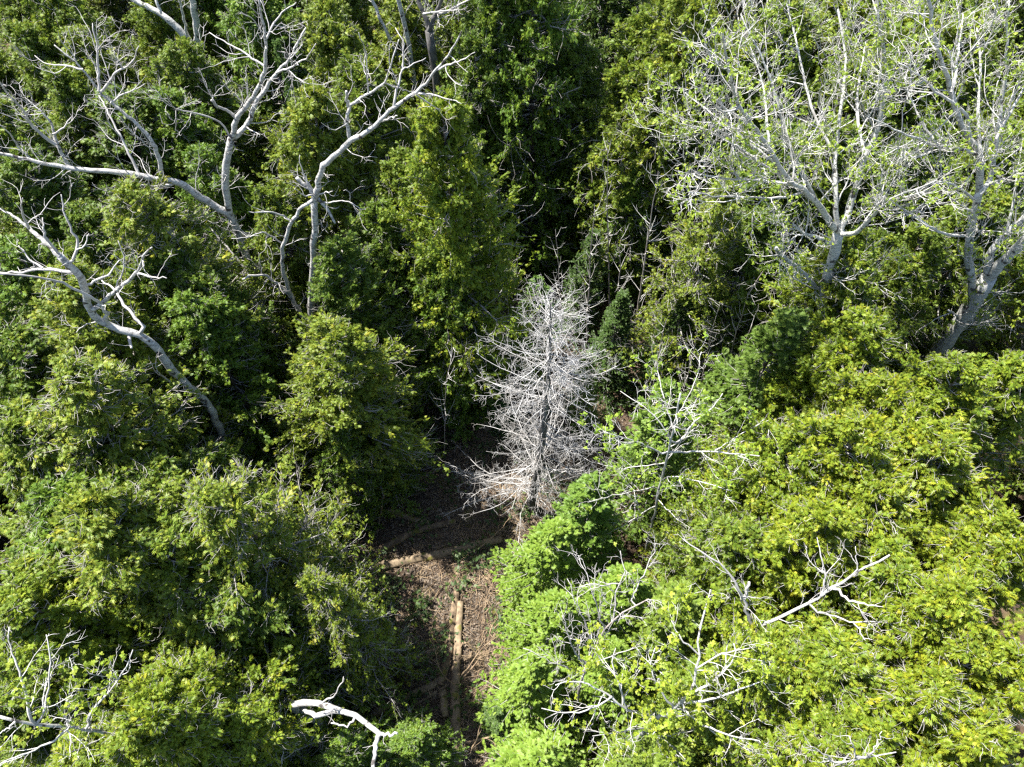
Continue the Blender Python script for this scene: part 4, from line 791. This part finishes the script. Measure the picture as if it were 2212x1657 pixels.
dry_branch("dry bough lying over the thick sunlit log", [(1010, 1195, .3), (1040, 1180, .5), (1075, 1150, .8), (1100, 1120, 1.3)], .024)

# dry fern straw, twigs and leaves nobody could count
def litter():
    n = 7500
    cx = rng.normal(-1.0, 3.6, n); cy = rng.uniform(1.5, 17.5, n); L = rng.uniform(.15, .7, n); a = rng.uniform(0, 6.28, n)
    bun = rng.integers(0, 260, n); bx, by, ba = rng.normal(-.8, 3.4, 260), rng.uniform(1.5, 16, 260), rng.uniform(0, 6.28, 260); use = rng.random(n) < .7
    cx = np.where(use, bx[bun] + rng.normal(0, .28, n), cx); cy = np.where(use, by[bun] + rng.normal(0, .28, n), cy); a = np.where(use, ba[bun] + rng.normal(0, .6, n), a)
    t = np.linspace(-.5, .5, 4); X = cx[:, None] + L[:, None] * t * np.cos(a)[:, None]; Y = cy[:, None] + L[:, None] * t * np.sin(a)[:, None]
    Z = ground_h(X, Y) + .02 + rng.uniform(0, .10, (n, 1)) + rng.normal(0, .03, (n, 4)); P = np.stack([X, Y, Z], -1); R = rng.uniform(.004, .011, (n, 1)) * np.ones((1, 4))
    o = link('dry_straw', mesh_from('dry_straw', *tubes(P, R, 3), M['stick'])); o['kind'] = 'stuff'; o['label'] = "dry straw and thin twigs strewn over the clearing floor"; o['category'] = 'straw'
    n = 75000; x, y = rng.uniform(-14, 14, n), rng.uniform(.5, 30, n); k = n * 6 // 10; x[:k] = rng.normal(-.8, 3.2, k); y[:k] = rng.uniform(1, 16, k)
    O = np.stack([x, y, ground_h(x, y) + rng.uniform(.005, .05, n)], -1)
    V, F, ti, tp = place(fan([(0, 0, 1.0), (.2, .9, .5), (.2, -.9, .5)], .36, .25), O, np.c_[rng.normal(0, 1, (n, 2)), rng.normal(0, .25, n)], np.c_[rng.normal(0, .4, (n, 2)), np.ones(n)], rng.uniform(.06, .13, n), rng.random(n))
    lm = leaf_mat("dead_leaves", [(0, (.032, .025, .019)), (.5, (.075, .062, .050)), (1, (.22, .18, .14))], (.18, .14, .105), .25, transl=.12, rough=.8, spec=.15)
    o = link('leaf_litter', mesh_from('leaf_litter', V, F, lm, {'tint': ti, 'tip': tp})); o['kind'] = 'stuff'; o['label'] = "brown dead leaves covering the forest floor"; o['category'] = 'leaf litter'
    # low green growth
    n0 = 520; x, y = rng.uniform(-16, 16, n0), rng.uniform(1, 34, n0); m = 60
    O = np.repeat(np.stack([x, y, ground_h(x, y)], -1), m, 0) + rng.normal(0, 1, (n0 * m, 3)) * np.array([.3, .3, .0]); O[:, 2] += rng.uniform(.05, .6, len(O))
    N = len(O); V, F, ti, tp = place(FIR_FAN, O, np.c_[rng.normal(0, 1, (N, 2)), rng.uniform(0, .9, N)], np.c_[rng.normal(0, .5, (N, 2)), np.ones(N)], rng.uniform(.12, .24, N), rng.random(N))
    o = link('undergrowth', mesh_from('undergrowth', V, F, M['under'], {'tint': ti, 'tip': tp})); o['kind'] = 'stuff'; o['label'] = "low green seedlings and ferns on the shaded forest floor"; o['category'] = 'undergrowth'
litter()
